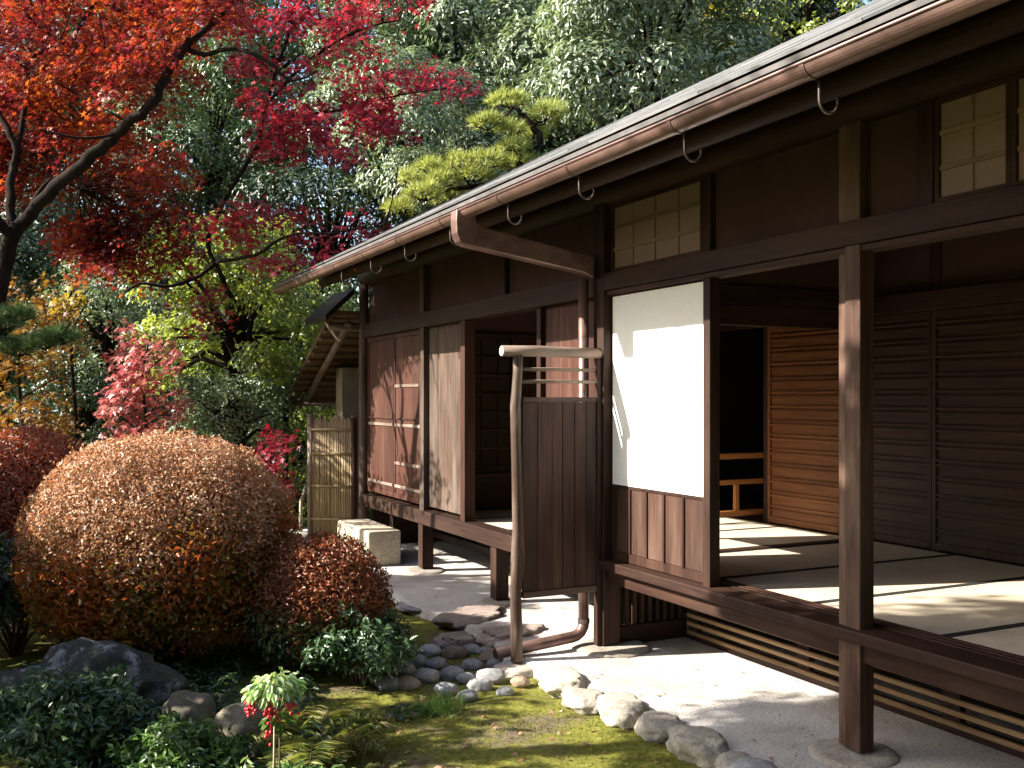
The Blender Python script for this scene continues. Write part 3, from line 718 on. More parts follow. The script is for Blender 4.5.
def stone(name, label, cat, c, s, mat, rot=0, seed=0, group=None, rough=.22, flat_top=0):
    o = obj(name, stone_mb(c, *s, rot, seed, rough, flat_top), mat, loc=Vector(c), smooth=True); return tag(o, label, cat, group)
ED = [ # px, py of centre, half sizes
 (566,680,.17,.13,.085,'pale flat edging rock nearest the foot of the plank screen'),
 (590,697,.14,.11,.07,'second edging rock after the pale flat one by the screen, small and low'),
 (626,708,.17,.125,.10,'rounded sunlit edging rock in the middle of the row beside the moss'),
 (662,724,.13,.11,.09,'edging rock with a shaded front between two larger pale rocks'),
 (700,742,.16,.12,.10,'large pale edging rock near the bottom edge of the photo'),
 (742,762,.12,.09,.05,'low buff edging rock just behind the dark smooth stone')]
for i, (px, py, a, b, c_, lab) in enumerate(ED):
    q = G(px, py, 0); stone('edging_stone', lab, 'stone', (q.x-.02, q.y, GZ+.045), (b, a, c_), M_edge, .25*math.sin(i*2.1)-.15, i+3, 'rocks edging the pale path', .25, .6)
q = G(752, 772, 0); stone('dark_stone', 'smooth dark blue grey stone at the bottom edge of the photo', 'stone', (q.x, q.y-.02, -.02), (.13,.13,.075), M_bluegrey, .2, 31, None, .06)
q = G(640, 660, 0)
# footing stones of posts
tag(obj('footing_stone', stone_mb((3.35,3.31,.0), .20, .19, .035, .1, 21, .05, .5), M_plinth, loc=Vector((3.35,3.31,0)), smooth=True), 'flat footing stone under the front post with the bright strip', 'stone')
tag(obj('footing_stone', stone_mb((3.38,5.38,.0), .25, .25, .045, .3, 22, .10, .5), M_plinth, loc=Vector((3.38,5.38,0)), smooth=True), 'broad flat footing stone under the corner post behind the screen', 'stone')
tag(obj('footing_stone', stone_mb((3.35,7.0,.0), .17, .16, .035, .1, 23, .06, .5), M_plinth, loc=Vector((3.35,7.0,0)), smooth=True), 'footing stone under the short floor post seen left of the screen', 'stone')
tag(obj('footing_stone', stone_mb((3.34,8.56,.0), .19, .2, .035, .5, 24, .08, .5), M_plinth, loc=Vector((3.34,8.56,0)), smooth=True), 'footing stone under the short floor post nearest the stone step', 'stone')
q = G(533, 672, 0); stone('footing_stone', 'low rounded stone under the foot of the plank screen post', 'stone', (2.70,5.36,-.055), (.17,.13,.06), M_edge, 0, 26, None, .15, .6)
# stepping rocks on the path's far border
FS = [(478,614,.32,.22,.10,'wide rough flat brown rock on the far border of the path',31),
      (455,640,.13,.11,.10,'small dark chunk of rock in front of the wide flat brown rock',32),
      (508,634,.22,.16,.10,'reddish flat rock right beside the wide rough flat rock',33),
      (421,603,.17,.22,.03,'smooth grey flat slab lying left of the wide rough flat rock',34),
      (410,585,.22,.25,.022,'tan flat slab in the path behind the smooth grey slab',35)]
for px, py, a, b, c_, lab, sd_ in FS:
    q = G(px, py, 0); stone('flat_rock', lab, 'stone', (q.x, q.y, -.025), (a, b, c_), M_bluegrey if sd_ == 34 else M_flat, .3, sd_, None, .25 if sd_ > 33 else .55, .35 if sd_ > 33 else .5)
q = G(492, 655, -.03); stone('flat_rock', 'pale tan round stone under the mouth of the ground pipe', 'stone', (q.x+.06, q.y+.02, -.055), (.13,.11,.065), M_brown_peb, .2, 38, None, .15, .6)
# pebbles of the drain bed
rg = random.Random(12)
PEB = [(455,652,.095,'b'),(472,663,.07,'g'),(437,662,.07,'g'),(470,648,.075,'g'),(430,650,.085,'w'),(490,676,.10,'g'),(452,672,.08,'g'),(508,665,.07,'g'),(480,684,.08,'g'),(415,660,.09,'g'),(400,668,.10,'g'),(425,675,.09,'g'),(520,680,.06,'b'),(446,687,.07,'g'),(380,664,.09,'g'),(466,676,.06,'g'),(495,662,.055,'g'),(485,650,.06,'g'),(408,682,.08,'b'),(505,690,.055,'g'),(388,682,.08,'g'),(468,694,.06,'g')]
for i, (px, py, r_, k_) in enumerate(PEB):
    q = G(px, py, GZ+.03)
    lab = {'b':'brownish rounded pebble in the bed at the pipe mouth','g':'blue grey rounded pebble in the bed at the pipe mouth','w':'white speckled pebble in the bed of blue grey pebbles at the pipe mouth'}[k_]
    stone('pebble', lab, 'pebble', (q.x, q.y, GZ+.018), (r_*.95, r_*.70, r_*.58), {'b':M_brown_peb,'g':M_bluegrey,'w':M_white_peb}[k_], rg.uniform(-.5,.5) - .45, 40+i, {'b':'brown pebbles at the pipe mouth','g':'blue grey pebbles at the pipe mouth','w':None}[k_], .12)
# cut stone step
mb = MB().box(2.93,3.26,8.98,10.02,.0,.335)
o = obj('stone_step', mb, M_block, loc=Vector((3.1,9.5,0)), bevel=.02); tag(o, 'pale rectangular cut stone step below the shutters', 'step')
# boulders in the planting
q = G(80, 714, 0); stone('boulder', 'broad dark lichen grey boulder under the big clipped bush', 'boulder', (q.x, q.y+.1, .0), (.46,.27,.29), M_boulder, -.35, 61, None, .48)
q = G(188, 722, 0); stone('boulder', 'small mossy brown rock right of the broad dark boulder', 'boulder', (q.x, q.y, .02), (.13,.13,.13), M_mossrock, .2, 62, None, .15)
q = G(240, 735, 0); stone('boulder', 'small tan mossy rock behind the red berry plant', 'boulder', (q.x, q.y, .02), (.13,.12,.13), M_mossrock, .6, 63, None, .15)

# ------------------------------------------------------------------ plants near by
def leaf_obj(name, me, parent): 
    return link(name, me, parent)
def stems_mb(rs, n, base_r, top, spread, r0=.012):
    m = MB()
    for k in range(n):
        a = rs.uniform(0, 6.28); b = rs.uniform(.2, 1)*spread
        m.tube([(math.cos(a)*base_r, math.sin(a)*base_r, -.05), (math.cos(a)*b*.5, math.sin(a)*b*.5, top*.45), (math.cos(a+.3)*b, math.sin(a+.3)*b, top*.9)], [r0, r0*.8, r0*.4], 6, .1, k)
    return m
def local(mb, name, mat, parent, smooth=True):
    me = bpy.data.meshes.new(name); me.from_pydata(mb.v, [], mb.f); me.update(); me.materials.append(mat)
    if smooth: me.polygons.foreach_set('use_smooth', [True]*len(me.polygons))
    return link(name, me, parent)
def clipped_bush(base, Rv, zc, n, lf, mat, label, seed, bot=-.75, sup=1.0, low=None):
    rs = np.random.RandomState(seed); t = thing('clipped_bush', label, 'bush', base)
    P, N = dome(rs, Rv, n, bot, .26, sup=sup)
    if low is not None:                      # the unclipped lower growth carries larger, looser leaves
        hz = np.array([noise.noise(Vector(q*2.2)) for q in P])*.16 + rs.normal(0, .07, len(P))
        k = P[:, 2] + hz*Rv[2]*2 > low[0]*Rv[2]
        Q, QN = P[~k], N[~k]; P, N = P[k], N[k]
        Q = Q[::2]*np.array([1,1,1])*rs.uniform(.97,1.07,(len(Q[::2]),1)); QN = QN[::2]; Q[:, 2] = np.maximum(Q[:, 2] + zc, .02)
        leaf_obj('lower_foliage', leaf_mesh('lower_foliage', Q, QN, rs, np.full(len(Q), lf*1.55), np.full(len(Q), lf*.75), 'leaf6', .3, low[1]), t)
        sh = rs.choice(len(P), 160); T = np.repeat(P[sh], 7, 0)*(1 + np.tile(np.linspace(0,.09,7), 160)*np.repeat(rs.uniform(.3,1,160), 7))[:, None] + rs.normal(0, .006, (1120, 3))
        P = np.vstack([P, T]); N = np.vstack([N, np.repeat(N[sh], 7, 0) + rs.normal(0,.6,(1120,3))])
    P[:, 2] += zc
    leaf_obj('foliage', leaf_mesh('foliage', P, N, rs, np.full(len(P), lf), np.full(len(P), lf*.45), 'leaf', .1, mat), t)
    m = stems_mb(rs, 26, .12, zc*1.25, Rv[0]*.85, .013)
    # twig mass: many fine twigs filling the inside
    for k in range(240):
        d = rdir(rs, 1)[0]; d[2] = abs(d[2])*1.1 - .35; e = np.array(Rv)*d*.9; e[2] += zc; s_ = e*np.array([.35,.35,.55]); s_[2] = max(s_[2], .05)
        m.tube([tuple(s_), tuple(e)], [.006, .003], 4)
    local(m, 'branches', M_twig, t)
    P, N = dome(rs, tuple(x*.80 for x in Rv), n//3, bot, .3); P[:, 2] += zc
    leaf_obj('inner_foliage', leaf_mesh('inner_foliage', P, N, rs, np.full(len(P), lf*1.7), np.full(len(P), lf*1.1), 'leaf', .1, mat), t)
    return t
big = W(162, 540, 6.3); big.z = 0
bb = clipped_bush(big, (.82,.82,.71), .67, 90000, .025, L_bush, 'large domed clipped bush with bronze pink sunlit top', 11, sup=.93, low=(.05, L_bushlow))
q = W(22, 500, 7.6); q.z = 0
clipped_bush(q, (.62,.62,.66), .72, 34000, .028, L_bushred, 'dark red clipped bush half hidden left of the large domed bush', 12)
q = W(322, 620, 6.05); q.z = 0
clipped_bush(q, (.42,.42,.43), .34, 20000, .025, L_rust, 'small rounded rusty red bush at the right foot of the large domed bush', 13, low=(-.1, L_rustlow))

def loose_shrub(name, label, cat, base, Rv, zc, ncl, n, cr, lf, wd, mat, seed, kind='leaf', droop=.2, up=.5, low=-.7):
    rs = np.random.RandomState(seed); t = thing(name, label, cat, base)
    P, N, c = clump_crown(rs, Rv, ncl, n, cr, (.35, 1.0), up, .8, low); P[:, 2] += zc; P[:, 2] = np.maximum(P[:, 2], -.02)
    leaf_obj('foliage', leaf_mesh('foliage', P, N, rs, np.full(n, lf), np.full(n, wd), kind, droop, mat), t)
    m = MB()
    for k in range(min(len(c), 14)):
        e = c[k]; m.tube([(0+.03*math.sin(k), .03*math.cos(k), -.06), (e[0]*.4, e[1]*.4, (e[2]+zc)*.55), (e[0], e[1], max(e[2]+zc, .05))], [.012, .009, .004], 5)
    local(m, 'stems', M_twig, t); return t
q = G(62, 770, 0); loose_shrub('shrub', 'dark green leafy shrub in the bottom left corner', 'shrub', (q.x, q.y+.12, GZ), (.34,.28,.20), .22, 60, 5600, .09, .042, .018, L_shrub, 21)
q = W(362, 640, 5.75); q.z = GZ; loose_shrub('shrub', 'small dark green leafy shrub between the rusty bush and the pebbles', 'shrub', q, (.26,.28,.20), .22, 40, 3000, .10, .05, .019, L_shrub, 22)
q = W(15, 600, 6.4); q.z = GZ; loose_shrub('shrub', 'dark evergreen shrub at the left edge beside the large domed bush', 'shrub', q, (.40,.35,.36), .42, 40, 3000, .14, .06, .026, L_deep, 23)
q = G(185, 775, 0); loose_shrub('shrub', 'bright green low shrub in front of the mossy rock at the bottom edge', 'shrub', (q.x, q.y+.05, GZ), (.28,.22,.12), .10, 44, 3200, .08, .042, .017, L_fresh, 24)
q = G(120, 768, 0); loose_shrub('shrub', 'low fresh green shrub between the corner shrub and the brighter one', 'shrub', (q.x, q.y+.35, GZ), (.24,.2,.11), .10, 40, 3000, .08, .042, .017, L_shrub, 25)
q = G(300, 785, 0); loose_shrub('shrub', 'creeping light green plant at the foot of the red berry plant', 'shrub', (q.x-.02, q.y+.02, GZ), (.25,.12,.06), .05, 26, 1300, .06, .035, .015, L_fresh, 26)

def fern(label, base, nf, length, mat, seed, lift=.8, group=None, leaflet=.3):
    rs = np.random.RandomState(seed); t = thing('fern', label, 'fern', base, group); P = []; U = []; N = []; L = []; m = MB()
    for k in range(nf):
        a = 2*math.pi*k/nf + rs.uniform(-.3,.3); ln = length*rs.uniform(.75,1.1); hd = np.array([math.cos(a), math.sin(a), 0]); sd_ = np.array([-hd[1], hd[0], 0]); pts = []
        for i in range(37):
            s = i/36; pts.append(hd*ln*s*(1-.12*s) + np.array([0,0,ln*lift*(s - .85*s*s)]))
        m.tube([tuple(p_) for p_ in pts[::6]], [.004,.0035,.003,.0025,.002,.0015,.001], 4)
        for i in range(4, 37):
            s = i/36; tg = pts[i]-pts[i-1]; tg = tg/np.linalg.norm(tg); w_ = leaflet*ln*math.sin(math.pi*min(1, .12+.88*s))**.8
            for sg in (-1, 1):
                P.append(pts[i]); u = sd_*sg + tg*.35 + np.array([0,0,-.15]); U.append(u); N.append(np.cross(tg, sd_)*1.0 + rs.normal(size=3)*.2); L.append(w_)
    P = np.array(P); U = np.array(U); N = np.array(N); L = np.array(L)
    leaf_obj('fronds', leaf_mesh('fronds', P, N, rs, L, np.full(len(L), length*.026), 'leaf', 0, mat, .15, U), t)
    local(m, 'stalks', M_twig, t); return t
q = G(300, 752, 0); fern('broad yellowish green fern to the right of the red berry plant', (q.x+.10, q.y+.10, GZ+.02), 14, .44, L_fern, 31, .70)
q = G(262, 740, 0); fern('pale green fern behind the stem of the red berry plant', (q.x, q.y+.16, GZ+.02), 8, .26, L_fern, 32, 1.0)
q = G(345, 722, 0); fern('tan tipped fern at the edge of the moss below the rusty bush', (q.x, q.y, GZ), 8, .24, L_fern, 33, .9)
q = G(402, 705, 0); fern('small dark fern between the grass tuft and the rusty bush', (q.x, q.y, GZ), 7, .17, L_shrub, 34, .9)
q = G(218, 716, 0); fern('dark fern between the two small mossy rocks', (q.x, q.y+.1, GZ), 8, .30, L_shrub, 35, 1.1)
q = G(388, 757, 0); fern('tiny fern alone on the moss near the bottom edge', (q.x, q.y, GZ), 4, .12, L_fern, 36, .8)
q = G(255, 775, 0); fern('yellow green fern at the bottom edge left of the berry plant stem', (q.x-.05, q.y+.05, GZ), 7, .20, L_fresh, 37, 1.1)

# grass tuft
q = G(438, 700, 0); t = thing('grass_tuft', 'tuft of thin green grass growing beside the pebbles', 'grass', (q.x, q.y, GZ)); rs = np.random.RandomState(7); n = 420
P = np.c_[rs.normal(0,.06,n), rs.normal(0,.05,n), np.zeros(n)]; U = np.c_[rs.normal(0,.5,n), rs.normal(0,.5,n), np.ones(n)]; N = np.c_[rs.normal(size=n), rs.normal(size=n), .3*np.ones(n)]
leaf_obj('blades', leaf_mesh('blades', P, N, rs, rs.uniform(.06,.13,n), np.full(n,.004), 'needle', 0, L_fresh, .2, U), t)

# red berry plant
q = G(272, 800, 0); base = Vector((q.x, q.y, GZ)); base = W(274, 700, 3.75); base.z = GZ
t = thing('berry_plant', 'slender plant with a crown of glossy pale green leaves over red berries', 'plant', base); rs = np.random.RandomState(17)
top = CAMH + (HY-686)/F*3.75 - GZ
local(MB().tube([(-.015,0,-.05),(-.010,.0,.12),(.0,.0,.28),(.004,.0,top)], [.0055,.005,.0045,.0035], 7), 'stem', M_palestem, t)
local(MB().tube([(.03,.03,-.05),(.025,.02,.15),(.022,.0,top-.10)], [.005,.004,.003], 6), 'stem', M_twig, t)
n = 230; a = rs.uniform(0, 6.28, n); rr = .088*np.sqrt(rs.uniform(0, 1, n)); U = np.c_[np.cos(a), np.sin(a), rs.uniform(-.9,.0,n)]
P = np.c_[np.cos(a)*rr, np.sin(a)*rr, top + .035 - 6.5*rr*rr + rs.normal(0,.012,n)]; N = np.c_[np.cos(a)*.6, np.sin(a)*.6, np.ones(n)*.8] + rs.normal(size=(n,3))*.35
leaf_obj('leaf_crown', leaf_mesh('leaf_crown', P, N, rs, np.full(n,.044), np.full(n,.019), 'leaf6', 0, L_varieg, .25, U), t)
n = 16; a = rs.uniform(0, 6.28, n); U = np.c_[np.cos(a), np.sin(a), rs.uniform(-.5,.1,n)]
P = np.c_[np.cos(a)*.01+.02, np.sin(a)*.01, top-.11 + rs.uniform(-.03,.02,n)]; N = np.c_[np.cos(a)*.4, np.sin(a)*.4, np.ones(n)]
leaf_obj('lower_leaves', leaf_mesh('lower_leaves', P, N, rs, np.full(n,.075), np.full(n,.022), 'leaf6', 0, L_fresh, .2, U), t)
rt = Vector((FY, -FX, 0)); fw = Vector((FX, FY, 0))
for k, (dx, dz, nb) in enumerate(((-.075,-.065,26),(-.005,-.07,26),(.012,-.095,12),(.080,-.062,13),(.0,-.17,9))):
    m = MB(); c = rt*dx - fw*.065 + Vector((0,0,top+dz))
    for j in range(nb):
        o_ = Vector((rs.normal(0,.013), rs.normal(0,.013), rs.normal(0,.013))); m.ball(c + o_, .0072)
    m.tube([(0,0,top-.03), tuple(c)], .0016, 4)
    local(m, 'berry_cluster', M_berry, t)
# pale dead stalk
q = G(228, 770, 0); t = thing('leaf_stalk', 'leaning yellowish stalk with small pale leaves beside the berry plant', 'plant', W(222,0,3.85)*1 - Vector((0,0,W(222,0,3.85).z - GZ)))
local(MB().tube([(0,0,0), tuple(rt*.05+Vector((0,0,.10))), tuple(rt*.10+Vector((0,0,.27)))], [.005,.004,.002], 6), 'stem', M_palestem, t)
n = 22; s = rs.uniform(.3,1,n); P = np.array([tuple(rt*(.10*k)+Vector((0,0,.27*k))) for k in s]); N = rs.normal(size=(n,3)) + np.array([-.6,0,.5])
leaf_obj('leaves', leaf_mesh('leaves', P, N, rs, np.full(n,.045), np.full(n,.018), 'leaf6', 0, L_varieg), t)

rs = np.random.RandomState(15); P = []; N = []
for k in range(150):
    x = rs.uniform(.0, 1.75); y = rs.uniform(3.6, 6.6)
    if x > 1.15 + .13*(y-3.6): continue
    m_ = 70; r_ = rs.uniform(.05,.12); d = rdir(rs, m_); d[:, 2] = np.abs(d[:, 2]); h_ = rs.uniform(.05,.14)
    P.append(d*np.array([r_, r_, h_]) + np.array([x, y, gz(x, y)])); N.append(d*.6 + rs.normal(size=(m_,3))*.4 + np.array([0,0,.6]))
P = np.vstack(P); N = np.vstack(N); n = len(P)
tag(link('ground_cover', leaf_mesh('ground_cover', P, N, rs, np.full(n,.042), np.full(n,.018), 'leaf6', .2, L_shrub)), 'low dark leafy ground cover under the clipped bushes', 'ground cover', kind='stuff')
# moss tufts and fallen leaves (uncountable)
rs = np.random.RandomState(5); n = 60000
x = rs.uniform(.2, 2.75, n); y = rs.uniform(2.6, 8.5, n)
k = np.array([noise.fractal(Vector((a*1.7, b*1.7, 4)), .8, 2, 4) for a, b in zip(x, y)]) > -.05
x, y = x[k], y[k]; n = len(x); z = np.array([gz(a, b) for a, b in zip(x, y)])
me = leaf_mesh('moss', np.c_[x, y, z-.002], rs.normal(size=(n,3)), rs, rs.uniform(.008,.02,n), np.full(n,.006), 'needle', 0, L_moss, .2, np.c_[rs.normal(0,.6,n), rs.normal(0,.6,n), np.ones(n)])
tag(link('moss', me), 'low yellow green moss covering the earth beside the path', 'moss', kind='stuff')
n = 420; x = rs.uniform(.6, 2.72, n); y = rs.uniform(3.2, 8.2, n); z = np.array([gz(a, b) for a, b in zip(x, y)]) + .008
me = leaf_mesh('fallen_leaves', np.c_[x, y, z], np.c_[rs.normal(0,.3,n), rs.normal(0,.3,n), np.ones(n)], rs, np.full(n,.028), np.full(n,.020), 'maple', 0, L_dry, .5)
tag(link('fallen_leaves', me), 'small dry fallen leaves scattered over the moss', 'leaves', kind='stuff')

n = 1700; rs = np.random.RandomState(19); x = rs.uniform(2.75, 4.0, n); y = rs.uniform(2.2, 9.5, n)
me = leaf_mesh('path_litter', np.c_[x, y, np.full(n, .005)], np.c_[rs.normal(0,.2,n), rs.normal(0,.2,n), np.ones(n)], rs, np.where(rs.uniform(0,1,n) < .12, .024, .007), np.where(rs.uniform(0,1,n) < .5, .012, .006), 'leaf', 0, L_dry, .5)
tag(link('path_litter', me), 'tiny dry leaf bits and grit scattered over the pale path', 'litter', kind='stuff')

# ------------------------------------------------------------------ maples
def limb_path(pp): return [W(px, py, D) for px, py, D in pp]
def smooth_path(pts, k=4):
    out = []
    for i in range(len(pts)-1):
        p0, p1, p2, p3 = pts[max(i-1,0)], pts[i], pts[i+1], pts[min(i+2,len(pts)-1)]
        for j in range(k):
            s = j/k; out.append(.5*((2*p1) + (p2-p0)*s + (2*p0-5*p1+4*p2-p3)*s*s + (3*p1-p0-3*p2+p3)*s**3))
    out.append(pts[-1]); return out
def add_limb(m, pp, r0, r1, seed=0, n=8):
    pts = smooth_path(limb_path(pp)); k = len(pts); rg_ = random.Random(seed)
    pts = [p + Vector((rg_.uniform(-1,1), rg_.uniform(-1,1), rg_.uniform(-1,1)))*r0*.25 for p in pts]
    m.tube(pts, [r0 + (r1-r0)*i/(k-1) for i in range(k)], n, .07, seed); return pts
def maple(label, base, limbs, sprays, leaf, mat, seed, nl=95, disc=.36, thick=.07, extra_twigs=True):
    t = thing('maple_tree', label, 'tree', base); rs = np.random.RandomState(seed); m = MB(); allp = []
    for i, (pp, r0, r1) in enumerate(limbs): allp += add_limb(m, pp, r0, r1, i + seed)
    P = []; N = []
    for sp in sprays:
        c = sp[0]; rd = sp[1] * disc; k = int(nl * sp[1]**2 * (sp[2] if len(sp) > 2 else 1))
        tl = rs.normal(0, .22, 2); a = rs.uniform(0, 6.28, k); r_ = rd*np.sqrt(rs.uniform(0, 1, k))
        ar = .7 + .5*rs.uniform(); x = np.cos(a)*r_*ar; y = np.sin(a)*r_/ar
        z = tl[0]*x + tl[1]*y - .25*r_*r_/rd + rs.normal(0, thick, k)
        P.append(np.c_[x + c[0], y + c[1], z + c[2]]); N.append(np.c_[rs.normal(-tl[0],.5,k), rs.normal(-tl[1],.5,k), np.ones(k)*.8] + np.array([-.25,-.1,0]))
        if extra_twigs:
            b = min(allp, key=lambda p_: (p_ - c).length_squared + 4*max(0, p_.z-c.z-.2)); mid = (b + c)/2 + Vector((rs.normal(0,.08), rs.normal(0,.08), .10))
            ln = (c-b).length
            if ln < .95: m.tube(smooth_path([b, mid, c, c + (c-mid).normalized()*rd*.6], 3), [max(.004, min(.014, .008*ln))*(1-.8*i/9) for i in range(10)], 5, .1, 3)
    P = np.vstack(P); N = np.vstack(N); n = len(P); off = np.array(base)
    leaf_obj('crown', leaf_mesh('crown', P - off, N, rs, np.full(n, leaf), np.full(n, leaf), 'maple', .5, mat, .3), t)
    m.v = [(p_[0]-base[0], p_[1]-base[1], p_[2]-base[2]) for p_ in m.v]
    local(m, 'trunk', M_bark, t); return t
def inpoly(x, y, poly):
    c = False; j = len(poly)-1
    for i in range(len(poly)):
        xi, yi = poly[i]; xj, yj = poly[j]
        if (yi > y) != (yj > y) and x < (xj-xi)*(y-yi)/(yj-yi) + xi: c = not c
        j = i
    return c
def region_sprays(rs, poly, holes, n, D0, D1, s0=.6, s1=1.15):
    out = []; xs_ = [p_[0] for p_ in poly]; ys2 = [p_[1] for p_ in poly]
    while len(out) < n:
        x = rs.uniform(min(xs_), max(xs_)); y = rs.uniform(min(ys2), max(ys2))
        if not inpoly(x, y, poly) or any(inpoly(x, y, h_) for h_ in holes): continue
        D = rs.uniform(D0, D1); c = W(x, y, D)
        while True:                          # leave the shutters and the far room in the sun
            q = 3.36 - c.x; sy = c.y - .31*q; sz = c.z - .68*q
            if not (6.1 < sy < 10.5 and .95 < sz < 2.2): break
            D += .15; c = W(x, y, D)
        out.append((c, rs.uniform(s0, s1)))
    return out
DM = 9.0
baseA = W(-28, 500, DM); baseA.z = GZ
limbsA = [([(-30,585,DM),(-20,430,DM),(-9,330,DM),(2,270,DM),(17,225,DM)], .078, .066),
          ([(17,230,DM),(48,195,8.9),(85,163,8.8),(112,140,8.8),(128,122,8.75),(152,104,8.7),(170,68,8.7),(190,40,8.7)], .062, .036),
          ([(188,44,8.7),(205,30,8.7),(228,8,8.8),(250,-30,9.0)], .030, .016),
          ([(186,48,8.7),(205,55,8.7),(235,48,8.6),(268,62,8.5),(292,80,8.5),(318,70,8.5)], .026, .008),
          ([(14,235,DM),(10,200,9.1),(13,170,9.2),(18,152,9.2),(8,130,9.2),(-12,95,9.3)], .046, .024),
          ([(18,150,9.2),(28,90,9.3),(30,60,9.4),(70,38,9.4),(88,12,9.5),(110,-15,9.6)], .024, .018),
          ([(120,133,8.8),(95,138,8.6),(60,135,8.5),(35,128,8.4)], .016, .006),
          ([(128,122,8.75),(80,95,8.9),(30,70,9.0),(-5,55,9.0)], .012, .006),
          ([(165,80,8.7),(150,55,8.9),(90,50,9.0),(40,30,9.1)], .012, .005),
          ([(20,222,9.0),(50,180,9.6),(80,190,9.9)], .02, .008),
          ([(17,240,9.0),(-40,190,8.6),(-120,120,8.4)], .05, .03)]
rs = np.random.RandomState(41)
spA = region_sprays(rs, [(-60,-60),(240,-60),(245,40),(205,30),(180,70),(150,110),(120,150),(170,215),(150,262),(90,270),(60,235),(70,170),(20,150),(0,200),(-60,190)], [[(185,65),(240,65),(235,140),(165,120)]], 270, 8.4, 11.4)
spA += region_sprays(rs, [(-60,60),(85,60),(85,185),(-60,215)], [], 34, 8.7, 11.0, .6, 1.0)
spA += region_sprays(rs, [(60,180),(190,170),(200,262),(90,275)], [], 16, 9.5, 11.2, .6, 1.0)
spA += region_sprays(rs, [(130,140),(175,150),(170,190),(150,210),(120,180)], [], 6, 8.6, 9.6, .6, .9)
spA += region_sprays(rs, [(60,190),(165,205),(160,275),(75,270)], [], 12, 8.5, 9.6, .6, .95)
maple('maple tree with orange red leaves and dark forking limbs at the left edge', baseA, limbsA, spA, .043, L_orange, 42, 140, .36, .05)
# crimson maple further back, its sprays reaching over the roof's end
DB = 9.8
baseB = W(236, 480, 13.2); baseB.z = GZ
limbsB = [([(236,560,13.2),(240,460,13.2),(248,380,13.1),(240,320,12.4),(226,285,11.0),(214,262,10.0)], .045, .022),
          ([(214,264,10.0),(200,276,9.8),(170,286,9.6),(140,284,9.5),(125,292,9.5)], .024, .010),
          ([(214,262,10.0),(208,240,10.0),(225,200,9.9),(255,150,9.8),(270,90,9.7),(290,30,9.7),(300,-30,9.8)], .024, .012),
          ([(255,150,9.8),(290,120,9.6),(340,110,9.5),(400,95,9.4),(450,88,9.4)], .02, .006),
          ([(216,262,10.0),(255,255,9.6),(290,235,9.3),(335,232,9.0),(385,225,8.9)], .022, .006),
          ([(265,105,9.7),(310,60,9.6),(360,30,9.6),(400,20,9.6)], .02, .007)]
rs = np.random.RandomState(51)
spB = region_sprays(rs, [(225,-40),(400,-40),(410,30),(395,60),(440,70),(465,88),(400,110),(385,130),(300,125),(262,120),(250,90),(235,30)], [], 62, 9.0, 10.2, .55, 1.0)
spB += region_sprays(rs, [(262,110),(395,110),(375,190),(330,180),(300,150),(262,150)], [[(345,135),(365,125),(365,160)]], 26, 9.0, 10.0, .5, .9)
spB += region_sprays(rs, [(165,215),(240,195),(300,180),(330,225),(300,275),(235,270),(180,275)], [], 20, 9.2, 10.2, .5, .95)
spB += region_sprays(rs, [(330,225),(395,205),(400,240),(345,262),(310,262)], [], 9, 8.9, 9.4, .35, .6)
spB += region_sprays(rs, [(150,290),(215,285),(225,330),(190,345),(160,320)], [], 9, 9.6, 10.2, .35, .6)
maple('crimson maple spreading in layers over the far end of the roof', baseB, limbsB, spB, .047, L_crimson, 52, 110, .36, .05)

def small_maple(label, px, D, top_py, bot_py, half, mat, leaf, seed, nsp, nl=70, disc=.26):
    base = W(px, 450, D); base.z = GZ; rs = np.random.RandomState(seed); sp = []
    for k in range(nsp):
        u = rs.uniform(0, 1); y = top_py + (bot_py-top_py)*u; hw = half*(.45 + .9*u*(1.25-u))
        sp.append((W(px + rs.uniform(-hw, hw), y, D + rs.uniform(-.5,.5)), rs.uniform(.6,1.1)))
    lim = [([(px,590,D),(px+3,460,D),(px-4,(top_py+bot_py)/2,D),(px+4,top_py+8,D)], .03, .008)]
    for k in range(5):
        y = bot_py + (top_py-bot_py)*k/5; lim.append(([(px,y+20,D),(px+half*.5*(-1)**k,y,D-.1),(px+half*.9*(-1)**k,y-8,D-.2)], .013, .004))
    return maple(label, base, lim, sp, leaf, mat, seed, nl, disc)
small_maple('small pink red maple standing behind the large domed bush', 146, 10.6, 330, 440, 46, L_pink, .055, 61, 34, 60, .25)
small_maple('amber orange maple at the left edge behind the dark red clipped bush', 22, 10.8, 285, 440, 70, L_amber, .05, 62, 52, 70, .30)
small_maple('bright scarlet sapling between the large domed bush and the bamboo fence', 272, 10.2, 430, 495, 24, L_scarlet, .05, 63, 13, 40, .18)
# single golden spray by the amber maple belongs to a thin young tree
small_maple('thin young tree with golden yellow leaves above the amber maple', 74, 11.2, 288, 320, 20, L_gold, .06, 64, 6, 40, .2)

